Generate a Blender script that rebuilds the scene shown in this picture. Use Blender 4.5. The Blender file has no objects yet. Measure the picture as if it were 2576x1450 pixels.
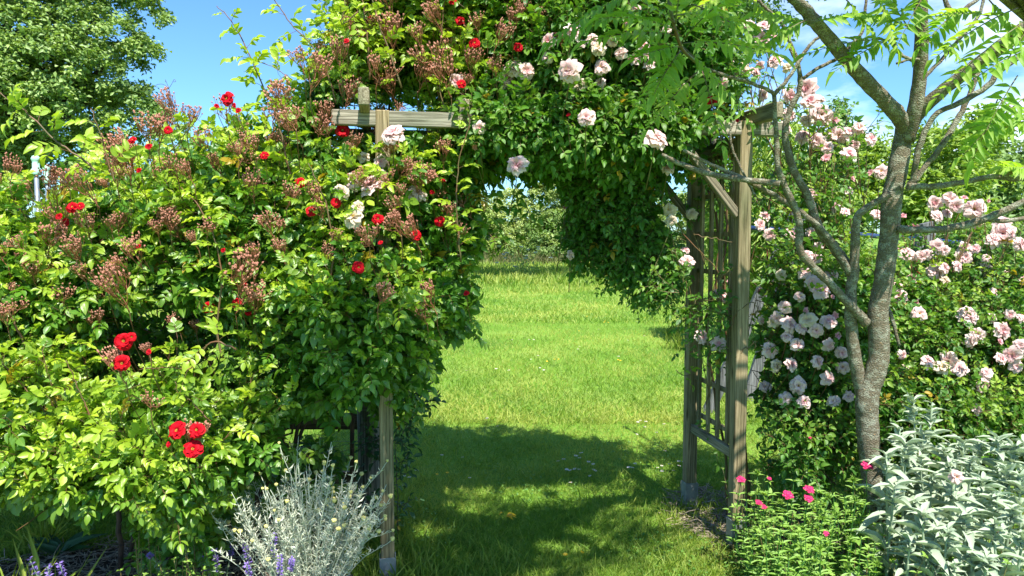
import bpy, math, random
import numpy as np
from mathutils import Vector, Matrix
random.seed(7)
R = np.random.default_rng(11)
sc = bpy.context.scene
# ------------------------------------------------------------------ camera
EYE = np.array([0.0, 0.0, 1.55]); FOC = 740.0; PITCH = math.atan(52/740.0)
cd = bpy.data.cameras.new('camera'); cam = bpy.data.objects.new('camera', cd)
sc.collection.objects.link(cam); sc.camera = cam
cam.location = EYE; cam.rotation_euler = (math.pi/2-PITCH, 0, 0)
cd.sensor_width = 36; cd.lens = 36*FOC/1024; cd.clip_end = 2000; cd.clip_start = 0.05
# ------------------------------------------------------------------ world, sun, exposure
SUN_EL = math.radians(57); SUN_AZ = math.radians(163)
w = bpy.data.worlds.new("World"); sc.world = w; w.use_nodes = True
nt = w.node_tree; nt.nodes.clear()
out = nt.nodes.new('ShaderNodeOutputWorld'); bg = nt.nodes.new('ShaderNodeBackground')
sky = nt.nodes.new('ShaderNodeTexSky'); sky.sky_type = 'NISHITA'; sky.sun_disc = False
sky.sun_elevation = SUN_EL; sky.sun_rotation = SUN_AZ; sky.air_density = 1.0; sky.dust_density = 0.15; sky.ozone_density = 1.6
bg.inputs[1].default_value = 0.12
tc = nt.nodes.new('ShaderNodeTexCoord'); mp = nt.nodes.new('ShaderNodeMapping'); mp.inputs['Scale'].default_value = (1.0, 1.0, 2.6)
no = nt.nodes.new('ShaderNodeTexNoise'); no.inputs['Scale'].default_value = 2.4; no.inputs['Detail'].default_value = 9; no.inputs['Roughness'].default_value = 0.55
mp.inputs['Location'].default_value = (0.35, 0.2, 0.47)
rp = nt.nodes.new('ShaderNodeValToRGB'); rp.color_ramp.elements[0].position = 0.50; rp.color_ramp.elements[1].position = 0.68
rp.color_ramp.elements[1].color = (.95, .95, .95, 1)
sx = nt.nodes.new('ShaderNodeSeparateXYZ')
mr = nt.nodes.new('ShaderNodeMapRange'); mr.inputs['From Min'].default_value = 0.12; mr.inputs['From Max'].default_value = 0.42
mul = nt.nodes.new('ShaderNodeMath'); mul.operation = 'MULTIPLY'
mx = nt.nodes.new('ShaderNodeMixRGB'); mx.inputs['Color2'].default_value = (8.3, 8.9, 9.6, 1)
tint = nt.nodes.new('ShaderNodeMixRGB'); tint.blend_type = 'MULTIPLY'; tint.inputs[0].default_value = 1; tint.inputs['Color2'].default_value = (.43, .68, .91, 1)
L = nt.links.new
L(tc.outputs['Generated'], mp.inputs[0]); L(mp.outputs[0], no.inputs[0]); L(no.outputs[0], rp.inputs[0])
L(tc.outputs['Generated'], sx.inputs[0]); L(sx.outputs[0], mr.inputs['Value'])
L(rp.outputs[0], mul.inputs[0]); L(mr.outputs[0], mul.inputs[1])
L(sky.outputs[0], tint.inputs['Color1']); L(tint.outputs[0], mx.inputs['Color1']); L(mul.outputs[0], mx.inputs[0]); L(mx.outputs[0], bg.inputs[0]); L(bg.outputs[0], out.inputs[0])
sl = bpy.data.lights.new('sun', 'SUN'); so = bpy.data.objects.new('sun', sl); sc.collection.objects.link(so)
sl.energy = 4.6; sl.angle = math.radians(0.55); sl.color = (1.0, .955, .88)
SUNV = Vector((math.sin(SUN_AZ)*math.cos(SUN_EL), math.cos(SUN_AZ)*math.cos(SUN_EL), math.sin(SUN_EL)))
so.rotation_euler = SUNV.to_track_quat('Z', 'Y').to_euler(); so.location = (3, -4, 8)
sc.view_settings.view_transform = 'Standard'; sc.view_settings.look = 'None'; sc.view_settings.gamma = 1
sc.view_settings.exposure = 1.15
sc.cycles.max_bounces = 6; sc.cycles.diffuse_bounces = 3; sc.cycles.transmission_bounces = 4; sc.cycles.glossy_bounces = 2

# ------------------------------------------------------------------ helpers
K = 2576/1024.0
def ray(px, py):
    x = (px/K-512)/FOC; y = (288-py/K)/FOC
    c, s = math.cos(PITCH), math.sin(PITCH)
    d = np.array([x, c+y*s, -s+y*c]); return d/d[1]
def P(px, py, Y): return EYE+ray(px, py)*Y
def SZ(px, Y): return px/K/FOC*Y
def nrm(a): return a/np.maximum(np.linalg.norm(a, axis=-1, keepdims=True), 1e-9)
def U(a, b, n=None): return R.uniform(a, b, n)

class MB:
    """mesh collector"""
    def __init__(s): s.V = []; s.L = []; s.T = []; s.A = []; s.B = []; s.UV = []; s.M = []; s.n = 0
    def add(s, V, F, a=0.0, b=0.0, uv=None, m=0):
        """V (n,3); F list/array of faces"""
        V = np.asarray(V, float).reshape(-1, 3)
        if isinstance(F, np.ndarray):
            L_ = F.reshape(-1)+s.n; T_ = np.full(len(F), F.shape[1])
        else:
            L_ = np.array([i for f in F for i in f])+s.n; T_ = np.array([len(f) for f in F])
        s.V.append(V); s.L.append(L_); s.T.append(T_)
        s.A.append(np.broadcast_to(np.asarray(a, float), (len(V),))); s.B.append(np.broadcast_to(np.asarray(b, float), (len(V),)))
        s.UV.append(np.zeros((len(L_), 2)) if uv is None else uv); s.M.append(np.full(len(T_), m))
        s.n += len(V)
    def build(s, name, mats, parent=None, smooth=True, link=True):
        me = bpy.data.meshes.new(name)
        if s.n:
            V = np.concatenate(s.V); L_ = np.concatenate(s.L); T_ = np.concatenate(s.T)
            me.vertices.add(len(V)); me.vertices.foreach_set('co', V.astype(np.float32).ravel())
            me.loops.add(len(L_)); me.loops.foreach_set('vertex_index', L_.astype(np.int32))
            me.polygons.add(len(T_)); st = np.concatenate([[0], np.cumsum(T_)[:-1]])
            me.polygons.foreach_set('loop_start', st.astype(np.int32)); me.polygons.foreach_set('loop_total', T_.astype(np.int32))
            me.polygons.foreach_set('material_index', np.concatenate(s.M).astype(np.int32))
            me.polygons.foreach_set('use_smooth', np.full(len(T_), smooth))
            me.update(calc_edges=True)
            for nm, arr in (('young', s.A), ('rnd', s.B)):
                at = me.attributes.new(nm, 'FLOAT', 'POINT'); at.data.foreach_set('value', np.concatenate(arr).astype(np.float32))
            uv = me.uv_layers.new(name='uv'); uv.data.foreach_set('uv', np.concatenate(s.UV).astype(np.float32).ravel())
        for m in (mats if isinstance(mats, (list, tuple)) else [mats]): me.materials.append(m)
        o = bpy.data.objects.new(name, me)
        if link: sc.collection.objects.link(o)
        if parent is not None: o.parent = parent
        return o
def tag(o, label=None, cat=None, group=None, kind=None):
    if label: o['label'] = label
    if cat: o['category'] = cat
    if group: o['group'] = group
    if kind: o['kind'] = kind
    return o
def empty(name, loc, label=None, cat=None, group=None, rz=0):
    o = bpy.data.objects.new(name, None); sc.collection.objects.link(o); o.empty_display_size = .1
    o.location = loc; o.rotation_euler = (0, 0, rz); return tag(o, label, cat, group)
def W(parent, ob):
    """ob was modelled in world space: keep it there under an Empty that is moved but not turned"""
    ob.location = -Vector(parent.location); return ob
def copy_tree(o, parent=None):
    c = o.copy(); sc.collection.objects.link(c); c.parent = parent
    for ch in list(o.children): copy_tree(ch, c)
    return c

def tube(mb, pts, rad, sides=6, a=0, b=0, m=0, cap=True, rough=0.0):
    pts = np.asarray(pts, float); n = len(pts); rad = np.broadcast_to(np.asarray(rad, float), (n,))
    t = nrm(np.gradient(pts, axis=0)); ref = np.array([0, 0, 1.0]) if abs(t[0][2]) < .8 else np.array([1.0, 0, 0])
    V = []; u = nrm(np.cross(t[0], ref))
    ang = np.arange(sides)/sides*2*math.pi
    for i in range(n):
        u = nrm(u-t[i]*np.dot(u, t[i])); v = np.cross(t[i], u)
        rr = rad[i]*(1+(R.uniform(-rough, rough, sides) if rough else 0))
        V.append(pts[i]+(np.cos(ang)*rr)[:, None]*u+(np.sin(ang)*rr)[:, None]*v)
    V = np.concatenate(V); F = []
    for i in range(n-1):
        for j in range(sides):
            k = (j+1) % sides; F.append((i*sides+j, i*sides+k, (i+1)*sides+k, (i+1)*sides+j))
    if cap: F.append(tuple(range(sides))[::-1]); F.append(tuple((n-1)*sides+j for j in range(sides)))
    mb.add(V, F, a, b, m=m)
def tubes(mb, pts, rad, sides=3, a=0, b=0, m=0):
    """vectorised: pts (S,N,3), rad (S,N)"""
    S, N, _ = pts.shape
    if S == 0: return
    t = nrm(np.gradient(pts, axis=1)); ref = np.where(np.abs(t[:, :1, 2:3]) < .85, np.array([0, 0, 1.0]), np.array([1.0, 0, 0]))
    u = nrm(np.cross(t, np.broadcast_to(ref, t.shape))); v = np.cross(t, u)
    ang = np.arange(sides)/sides*2*math.pi; rad = np.broadcast_to(rad, (S, N))
    V = pts[:, :, None]+rad[:, :, None, None]*(np.cos(ang)[:, None]*u[:, :, None]+np.sin(ang)[:, None]*v[:, :, None])
    i, j = np.meshgrid(np.arange(N-1), np.arange(sides), indexing='ij'); i = i.ravel(); j = j.ravel(); k = (j+1) % sides
    f = np.stack([i*sides+j, i*sides+k, (i+1)*sides+k, (i+1)*sides+j], 1)
    F = (f[None]+(np.arange(S)*N*sides)[:, None, None]).reshape(-1, 4)
    bb = np.repeat(np.broadcast_to(np.asarray(b, float), (S,)), N*sides); aa = np.repeat(np.broadcast_to(np.asarray(a, float), (S,)), N*sides)
    mb.add(V.reshape(-1, 3), F, aa, bb, m=m)
def smooth_path(pts, k=4, jit=0.0):
    """Catmull-Rom through rows of any width"""
    p = np.asarray(pts, float); p = np.vstack([2*p[0]-p[1], p, 2*p[-1]-p[-2]]); o = []
    for i in range(1, len(p)-2):
        for t in np.arange(k)/k:
            a, b, c, d = p[i-1], p[i], p[i+1], p[i+2]
            o.append(.5*((2*b)+(-a+c)*t+(2*a-5*b+4*c-d)*t*t+(-a+3*b-3*c+d)*t**3))
    o.append(p[-2]); o = np.array(o)
    if jit: o[1:-1, :3] += R.normal(0, jit, (len(o)-2, 3))
    return o
def box(mb, c, h, rot=None, bev=0.004, m=0):
    """chamfered box: centre c, half sizes h, rot 3x3"""
    h = np.array(h, float); b = min(bev, h.min()*.45); V = []; F = []
    idx = {}
    for sx_ in (-1, 1):
        for sy_ in (-1, 1):
            for sz_ in (-1, 1):
                s_ = np.array([sx_, sy_, sz_])
                for ax in range(3):
                    v = s_*(h-b); v[ax] = s_[ax]*h[ax]; idx[(sx_, sy_, sz_, ax)] = len(V); V.append(v)
    def I(s, ax): return idx[(s[0], s[1], s[2], ax)]
    for ax in range(3):
        o1, o2 = [(1, 2), (2, 0), (0, 1)][ax]
        for sg in (-1, 1):
            q = []
            for (p, r) in ((-1, -1), (1, -1), (1, 1), (-1, 1)):
                s = [0, 0, 0]; s[ax] = sg; s[o1] = p; s[o2] = r; q.append(I(s, ax))
            F.append(q if sg > 0 else q[::-1])
    for ax in range(3):
        o1, o2 = [(1, 2), (2, 0), (0, 1)][ax]
        for p in (-1, 1):
            for r in (-1, 1):
                s1 = [0, 0, 0]; s2 = [0, 0, 0]; s1[ax] = -1; s2[ax] = 1
                for s in (s1, s2): s[o1] = p; s[o2] = r
                q = [I(s1, o1), I(s2, o1), I(s2, o2), I(s1, o2)]; F.append(q if p*r > 0 else q[::-1])
    for k_ in [(x, y, z) for x in (-1, 1) for y in (-1, 1) for z in (-1, 1)]:
        q = [I(k_, 0), I(k_, 1), I(k_, 2)]; F.append(q if k_[0]*k_[1]*k_[2] > 0 else q[::-1])
    V = np.array(V)
    if rot is not None: V = V@np.asarray(rot).T
    mb.add(V+np.asarray(c), F, m=m)

# ------------------------------------------------------------------ leaves
def leaf_tpl(prof, fold=.25, droop=.25, wav=0.0, seg=None):
    """leaf along +Y (length 1, half width .5 at prof 1), normal +Z. prof: [(t,w)..] interior stations"""
    V = [(0, 0, 0)]; UVv = [(.5, 0)]
    for t, ww in prof:
        z = -droop*t*t; e = wav*math.sin(t*14)
        V += [(-.5*ww, t, z+fold*ww*.5+e), (0, t, z), (.5*ww, t, z+fold*ww*.5-e)]; UVv += [(.5-.5*ww, t), (.5, t), (.5+.5*ww, t)]
    V.append((0, 1, -droop)); UVv.append((.5, 1)); n = len(prof); F = []
    F += [(0, 2, 1), (0, 3, 2)]
    for i in range(n-1):
        a = 1+3*i; b = a+3; F += [(a, a+1, b+1, b), (a+1, a+2, b+2, b+1)]
    a = 1+3*(n-1); T = 1+3*n; F += [(a, a+1, T), (a+1, a+2, T)]
    # quads and tris mixed: return as flat arrays
    Lf = np.array([i for f in F for i in f]); Tt = np.array([len(f) for f in F]); UVv = np.array(UVv)
    return np.array(V, float), Lf, Tt, UVv[Lf]
ROSE = [(.12, .5), (.35, .95), (.62, .92), (.86, .45)]
ROSET = [leaf_tpl(ROSE, .3, .18), leaf_tpl(ROSE, .5, .35, .02), leaf_tpl(ROSE, .1, .05, .02), leaf_tpl(ROSE, .35, .5)]
LANCE = [leaf_tpl([(.1, .5), (.3, 1), (.65, .75), (.88, .3)], .3, .2), leaf_tpl([(.1, .5), (.3, 1), (.65, .75), (.88, .3)], .2, .45, .03)]
SMALL = [leaf_tpl([(.45, 1)], .25, .2), leaf_tpl([(.4, 1)], .45, .1)]
WOOL = [leaf_tpl([(.07, .32), (.28, .85), (.5, 1), (.75, .75), (.92, .32)], .45, .35, .01), leaf_tpl([(.07, .3), (.28, .85), (.5, 1), (.75, .75), (.92, .32)], .3, .75, .015)]
def leaves(mb, pos, dirv, nor, ln, wd, a, b, tpls, m=0):
    n = len(pos)
    if n == 0: return
    pick = R.integers(0, len(tpls), n); dirv = nrm(dirv)
    nor = nrm(nor-dirv*np.sum(nor*dirv, -1, keepdims=True)); side = np.cross(dirv, nor)
    ln = np.broadcast_to(ln, (n,)); wd = np.broadcast_to(wd, (n,)); a = np.broadcast_to(a, (n,)); b = np.broadcast_to(b, (n,))
    for k, (V, Lf, Tt, uv) in enumerate(tpls):
        q = np.where(pick == k)[0]
        if not len(q): continue
        X = (V[None, :, 0:1]*side[q][:, None]*wd[q][:, None, None]+V[None, :, 1:2]*dirv[q][:, None]*ln[q][:, None, None]
             + V[None, :, 2:3]*nor[q][:, None]*ln[q][:, None, None])
        X += pos[q][:, None]; nv = len(V)
        mb.V.append(X.reshape(-1, 3)); mb.L.append((Lf[None]+(np.arange(len(q))*nv)[:, None]).ravel()+mb.n)
        mb.T.append(np.tile(Tt, len(q))); mb.A.append(np.repeat(a[q], nv)); mb.B.append(np.repeat(b[q], nv))
        mb.UV.append(np.tile(uv, (len(q), 1))); mb.M.append(np.full(len(Tt)*len(q), m)); mb.n += nv*len(q)
def compound(mb, smb, pos, dirv, up, L_, pairs, ll, ww, a, b, tpls=ROSET, splay=1.05, droop=.25, m=0):
    """pinnate leaves, vectorised over leaves"""
    n = len(pos); dirv = nrm(dirv); up = nrm(up-dirv*np.sum(up*dirv, -1, keepdims=True)); side = np.cross(dirv, up)
    L_ = np.broadcast_to(L_, (n,)); ll = np.broadcast_to(ll, (n,)); a = np.broadcast_to(a, (n,)); b = np.where(R.random(n) < .012, 2.0, np.broadcast_to(b, (n,)))
    def at(t):
        dz = np.array([0, 0, -1.0])
        return pos+dirv*(L_*t)[:, None]+dz*(L_*droop*t*t)[:, None]
    def tan(t): return nrm(dirv+np.array([0, 0, -1.0])*2*droop*t)
    ts = list(np.linspace(.38, .9, pairs)) if pairs < 6 else list(np.linspace(.16, .96, pairs))
    for t in ts:
        p = at(t); tg = tan(t); k = (.75+.25*math.sin(t*2.6)) if pairs < 6 else (.45+.6*math.sin(math.pi*min(1, t*.9+.08)))
        for sg in (-1, 1):
            sp = splay+R.normal(0, .12, n)
            d = tg*np.cos(sp)[:, None]+side*sg*np.sin(sp)[:, None]+R.normal(0, .10, (n, 3))
            nn = up+R.normal(0, .22, (n, 3))+side*sg*.15
            leaves(mb, p, d, nn, ll*k*U(.85, 1.12, n), ll*ww*k*U(.85, 1.1, n), a, b, tpls, m)
    leaves(mb, at(1.0), tan(1.0)+R.normal(0, .08, (n, 3)), up+R.normal(0, .2, (n, 3)), ll*1.1, ll*ww*1.1, a, b, tpls, m)
    if smb is not None:
        pp = np.stack([at(t) for t in (0, .5, 1.0)], 1); tubes(smb, pp, .0011, 3, a, b)
def shell(blobs, n, keep=.86, bias=None):
    """points on the outside of a union of ellipsoids; blobs rows: centre(3), radii(3). returns pts, normals"""
    B = np.array([np.concatenate(x) for x in blobs]); ar = (B[:, 3]*B[:, 5]+B[:, 3]*B[:, 4]+B[:, 4]*B[:, 5]); ar = ar/ar.sum()
    PT = []; NN = []; tot = 0
    while tot < n:
        i = R.choice(len(B), n*2, p=ar); d = nrm(R.normal(0, 1, (n*2, 3)))
        if bias is not None:
            ok = R.random(n*2) < np.clip(bias(d), .02, 1); i, d = i[ok], d[ok]
        p = B[i, :3]+d*B[i, 3:]; nn = nrm(d/B[i, 3:])
        q = (((p[:, None]-B[None, :, :3])/(B[None, :, 3:]*keep))**2).sum(-1)
        q[np.arange(len(p)), i] = 9; ok = (q > 1).all(1) & (p[:, 2] > .03); PT.append(p[ok]); NN.append(nn[ok]); tot += ok.sum()
    return np.concatenate(PT)[:n], np.concatenate(NN)[:n]
def clumpy(p, lo=.25, f=5.5):
    """keep more shoots where a slow 3-D noise is high, so that the plant has hollows"""
    v = np.sin(p[:, 0]*f+2*np.sin(p[:, 2]*f*.7+1))+np.sin(p[:, 2]*f*1.2+1.7*np.sin(p[:, 0]*f*.8)+p[:, 1]*3); return R.random(len(p)) < lo+(1-lo)*(v > -.45)
def inside(blobs, n):
    B = np.array([np.concatenate(x) for x in blobs]); vo = B[:, 3]*B[:, 4]*B[:, 5]; i = R.choice(len(B), n, p=vo/vo.sum())
    d = nrm(R.normal(0, 1, (n, 3)))*(R.random(n)**(1/3.))[:, None]; return B[i, :3]+d*B[i, 3:]*.85
def BL(px, py, Y, rx, rz, ry): return (P(px, py, Y), np.array([SZ(rx, Y), ry, SZ(rz, Y)]))
def front(px, py, blobs, dflt):
    d = ray(px, py); best = None
    for c, r in blobs:
        o = (EYE-c)/r; dd = d/r; A_ = dd@dd; B_ = 2*o@dd; C_ = o@o-1; D_ = B_*B_-4*A_*C_
        if D_ > 0:
            t = (-B_-math.sqrt(D_))/(2*A_)
            if t > 0 and (best is None or t < best): best = t
    return best if best is not None else dflt
def project(p):
    v = p-EYE; c, s = math.cos(PITCH), math.sin(PITCH)
    z = v[:, 1]*c-v[:, 2]*s; y = v[:, 1]*s+v[:, 2]*c
    return (v[:, 0]/z*FOC+512)*K, (288-y/z*FOC)*K, v[:, 1]
def clear(p, rects):
    """True where a shoot may stand: it is not in one of the gaps (px0,py0,px1,py1,nearer_than) the pruned plant leaves open"""
    X, Y_, D = project(p); ok = np.ones(len(p), bool); jx = 16*np.sin(Y_*.045+3*np.sin(X*.02))+9*np.sin(Y_*.13); jy = 14*np.sin(X*.05)+10*np.sin(X*.13+1)
    for x0, y0, x1, y1, dd in rects: ok &= ~((X+jx > x0) & (X+jx < x1) & (Y_+jy > y0) & (Y_+jy < y1) & (D < dd))
    return ok
def shoots(lm, sm, p, d, length, nodes=7, pairs=3, L_=.10, ll=.042, ww=.62, up=.35, youngk=1.0, base_young=0.0, rects=(), rad=.0016, droop=.25, gap0=.1):
    S = len(p); d = nrm(d); length = np.broadcast_to(length, (S,)); rb = R.random(S); gy = np.clip(R.normal(.35, .35, S), 0, 1)*youngk
    bend = np.zeros((S, 3)); bend[:, 2] = up; bend += R.normal(0, .15, (S, 3))
    def at(t): return p+d*(length*t)[:, None]+bend*(length*t*t*.5)[:, None]
    pts = np.stack([at(t) for t in np.linspace(0, 1, 5)], 1)
    if sm is not None:
        ok = clear(pts[:, 2], rects); tubes(sm, pts[ok], rad*np.linspace(1.3, .6, 5)[None], 3, gy[ok], rb[ok])
    ph0 = U(0, 6.28, S)
    for k in range(nodes):
        t = gap0+(1-gap0)*k/(nodes-1); q = at(t); tg = nrm(d+bend*t); ph = ph0+k*2.4
        rf = np.where(np.abs(tg[:, 2:3]) < .9, np.array([0, 0, 1.0]), np.array([1.0, 0, 0]))
        s1 = nrm(np.cross(tg, rf)); s2 = np.cross(s1, tg); rad_ = s1*np.cos(ph)[:, None]+s2*np.sin(ph)[:, None]
        spread = .9 if k < nodes-2 else .45
        ld = nrm(tg*.55+rad_*spread+np.array([0, 0, .12])); un = np.array([0.05, -.38, 1.0])+R.normal(0, .5, (S, 3))
        sc_ = (1-.38*t**2)*U(.75, 1.15, S); ok = clear(q, rects) & clear(q+ld*.05, rects) & clear(q+ld*.11, rects)
        yy = np.clip(base_young+gy*(t**1.5)*1.5+R.normal(0, .06, S), 0, 1)
        compound(lm, sm, q[ok], ld[ok], un[ok], (L_*sc_)[ok], pairs, (ll*sc_)[ok], ww, yy[ok], np.clip(rb+R.normal(0, .15, S), 0, 1)[ok], droop=droop)

# ------------------------------------------------------------------ materials
def new_mat(name):
    m = bpy.data.materials.new(name); m.use_nodes = True; t = m.node_tree; t.nodes.clear()
    o = t.nodes.new('ShaderNodeOutputMaterial'); return m, t, o
def N(t, typ, **kw):
    n = t.nodes.new('ShaderNode'+typ)
    for k, v in kw.items():
        if k in ('blend_type', 'operation', 'attribute_name', 'feature', 'wave_type', 'bands_direction', 'distance'): setattr(n, k, v)
        else: n.inputs[k].default_value = v
    return n
def ramp(t, stops):
    r = t.nodes.new('ShaderNodeValToRGB'); e = r.color_ramp.elements
    while len(e) < len(stops): e.new(.5)
    for i, (p, c) in enumerate(stops): e[i].position = p; e[i].color = (*c, 1)
    return r
def leaf_mat(name, c0, c1, c2, rough=.38, trans=.32, tk=(1.25, 1.3, .5), spec=.5, vein=.5, sheen=0):
    """c0 dark mature, c1 mature, c2 young"""
    m, t, o = new_mat(name); l = t.links.new
    ay = N(t, 'Attribute', attribute_name='young'); ar = N(t, 'Attribute', attribute_name='rnd')
    ma = N(t, 'MixRGB', Color1=(*c0, 1), Color2=(*c1, 1)); l(ar.outputs['Fac'], ma.inputs[0])
    mb_ = N(t, 'MixRGB', Color2=(*c2, 1)); l(ay.outputs['Fac'], mb_.inputs[0]); l(ma.outputs[0], mb_.inputs['Color1'])
    gt = N(t, 'Math', operation='GREATER_THAN'); gt.inputs[1].default_value = 1.5; l(ar.outputs['Fac'], gt.inputs[0])
    mbase = mb_; mb_ = N(t, 'MixRGB', Color2=(.46, .32, .03, 1)); l(gt.outputs[0], mb_.inputs[0]); l(mbase.outputs[0], mb_.inputs['Color1'])
    uv = N(t, 'UVMap'); sp = N(t, 'SeparateXYZ'); l(uv.outputs[0], sp.inputs[0])
    s1 = N(t, 'Math', operation='SUBTRACT'); s1.inputs[1].default_value = .5; l(sp.outputs[0], s1.inputs[0])
    ab = N(t, 'Math', operation='ABSOLUTE'); l(s1.outputs[0], ab.inputs[0])
    # side veins: sin((v - |u|*.8)*60)
    m1 = N(t, 'Math', operation='MULTIPLY_ADD'); l(ab.outputs[0], m1.inputs[0]); m1.inputs[1].default_value = -.9; l(sp.outputs[1], m1.inputs[2])
    m2 = N(t, 'Math', operation='MULTIPLY'); l(m1.outputs[0], m2.inputs[0]); m2.inputs[1].default_value = 62
    m3 = N(t, 'Math', operation='SINE'); l(m2.outputs[0], m3.inputs[0])
    mid = N(t, 'MapRange'); mid.inputs['From Min'].default_value = 0; mid.inputs['From Max'].default_value = .045; mid.inputs['To Min'].default_value = 1; mid.inputs['To Max'].default_value = 0
    l(ab.outputs[0], mid.inputs['Value'])
    lt = N(t, 'MixRGB', blend_type='MIX'); mf = N(t, 'Math', operation='MULTIPLY'); mf.inputs[1].default_value = .35*vein; l(mid.outputs[0], mf.inputs[0])
    l(mf.outputs[0], lt.inputs[0]); l(mb_.outputs[0], lt.inputs['Color1']); lt.inputs['Color2'].default_value = (min(1, c2[0]*1.2+.05), min(1, c2[1]*1.1+.05), c2[2]+.03, 1)
    bp = N(t, 'Bump', Strength=.35*vein, Distance=.002); l(m3.outputs[0], bp.inputs['Height'])
    pr = N(t, 'BsdfPrincipled', Roughness=rough); pr.inputs['Specular IOR Level'].default_value = spec
    if sheen: pr.inputs['Sheen Weight'].default_value = sheen; pr.inputs['Sheen Roughness'].default_value = .4
    l(lt.outputs[0], pr.inputs['Base Color']); l(bp.outputs[0], pr.inputs['Normal'])
    tr = N(t, 'BsdfTranslucent'); tm = N(t, 'MixRGB', blend_type='MULTIPLY', Color2=(*tk, 1)); tm.inputs[0].default_value = 1
    l(lt.outputs[0], tm.inputs['Color1']); l(tm.outputs[0], tr.inputs[0])
    mx_ = N(t, 'MixShader'); mx_.inputs[0].default_value = trans; l(pr.outputs[0], mx_.inputs[1]); l(tr.outputs[0], mx_.inputs[2]); l(mx_.outputs[0], o.inputs[0])
    return m
def plain(name, c, rough=.6, c2=None, scale=30, spec=.4, metal=0, bump=0, trans=0, stretch=(1, 1, 1)):
    m, t, o = new_mat(name); l = t.links.new; pr = N(t, 'BsdfPrincipled', Roughness=rough, Metallic=metal); pr.inputs['Specular IOR Level'].default_value = spec
    tc_ = N(t, 'TexCoord'); mp_ = N(t, 'Mapping', Scale=stretch); nz = N(t, 'TexNoise', Scale=scale, Detail=5); l(tc_.outputs['Object'], mp_.inputs[0]); l(mp_.outputs[0], nz.inputs[0])
    c2 = c2 or tuple(x*.7 for x in c); r = ramp(t, [(.35, c2), (.65, c)]); l(nz.outputs[0], r.inputs[0]); l(r.outputs[0], pr.inputs['Base Color'])
    if bump: b = N(t, 'Bump', Strength=bump, Distance=.004); l(nz.outputs[0], b.inputs['Height']); l(b.outputs[0], pr.inputs['Normal'])
    if trans:
        tr = N(t, 'BsdfTranslucent'); l(r.outputs[0], tr.inputs[0]); mx_ = N(t, 'MixShader'); mx_.inputs[0].default_value = trans
        l(pr.outputs[0], mx_.inputs[1]); l(tr.outputs[0], mx_.inputs[2]); l(mx_.outputs[0], o.inputs[0])
    else: l(pr.outputs[0], o.inputs[0])
    return m
def wood(name, a, b, c, grain=38, along=2):
    """timber with the grain along one local axis"""
    m, t, o = new_mat(name); l = t.links.new; pr = N(t, 'BsdfPrincipled', Roughness=.78); pr.inputs['Specular IOR Level'].default_value = .25
    tc_ = N(t, 'TexCoord'); s = [1, 1, 1]; s[along] = .035; mp_ = N(t, 'Mapping', Scale=tuple(s)); l(tc_.outputs['Object'], mp_.inputs[0])
    n1 = N(t, 'TexNoise', Scale=grain*3.4, Detail=6, Roughness=.65, Distortion=.6); l(mp_.outputs[0], n1.inputs[0])
    s2 = [1, 1, 1]; s2[along] = .25; mp2 = N(t, 'Mapping', Scale=tuple(s2)); l(tc_.outputs['Object'], mp2.inputs[0]); n2 = N(t, 'TexNoise', Scale=9, Detail=4); l(mp2.outputs[0], n2.inputs[0])
    r1 = ramp(t, [(.36, a), (.5, b), (.62, c)]); l(n1.outputs[0], r1.inputs[0])
    r2 = ramp(t, [(.3, (.45, .52, .42)), (.5, (.85, .84, .78)), (.72, (1.12, 1.07, 1))]); l(n2.outputs[0], r2.inputs[0])
    mu = N(t, 'MixRGB', blend_type='MULTIPLY'); mu.inputs[0].default_value = 1; l(r1.outputs[0], mu.inputs['Color1']); l(r2.outputs[0], mu.inputs['Color2']); l(mu.outputs[0], pr.inputs['Base Color'])
    vo = N(t, 'TexVoronoi', Scale=7.5); l(mp2.outputs[0], vo.inputs['Vector']); kr = ramp(t, [(.035, (.16, .12, .09)), (.06, (.55, .5, .42)), (.085, (1, 1, 1))]); l(vo.outputs['Distance'], kr.inputs[0])
    km = N(t, 'MixRGB', blend_type='MULTIPLY'); km.inputs[0].default_value = .85; l(mu.outputs[0], km.inputs['Color1']); l(kr.outputs[0], km.inputs['Color2'])
    ck = N(t, 'TexNoise', Scale=grain*1.3, Detail=2); l(mp_.outputs[0], ck.inputs[0]); cr = ramp(t, [(.30, (.25, .22, .18)), (.335, (1, 1, 1))]); l(ck.outputs[0], cr.inputs[0])
    k2 = N(t, 'MixRGB', blend_type='MULTIPLY'); k2.inputs[0].default_value = .8; l(km.outputs[0], k2.inputs['Color1']); l(cr.outputs[0], k2.inputs['Color2']); l(k2.outputs[0], pr.inputs['Base Color'])
    b_ = N(t, 'Bump', Strength=.6, Distance=.003); l(n1.outputs[0], b_.inputs['Height']); l(b_.outputs[0], pr.inputs['Normal']); l(pr.outputs[0], o.inputs[0])
    return m
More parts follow.
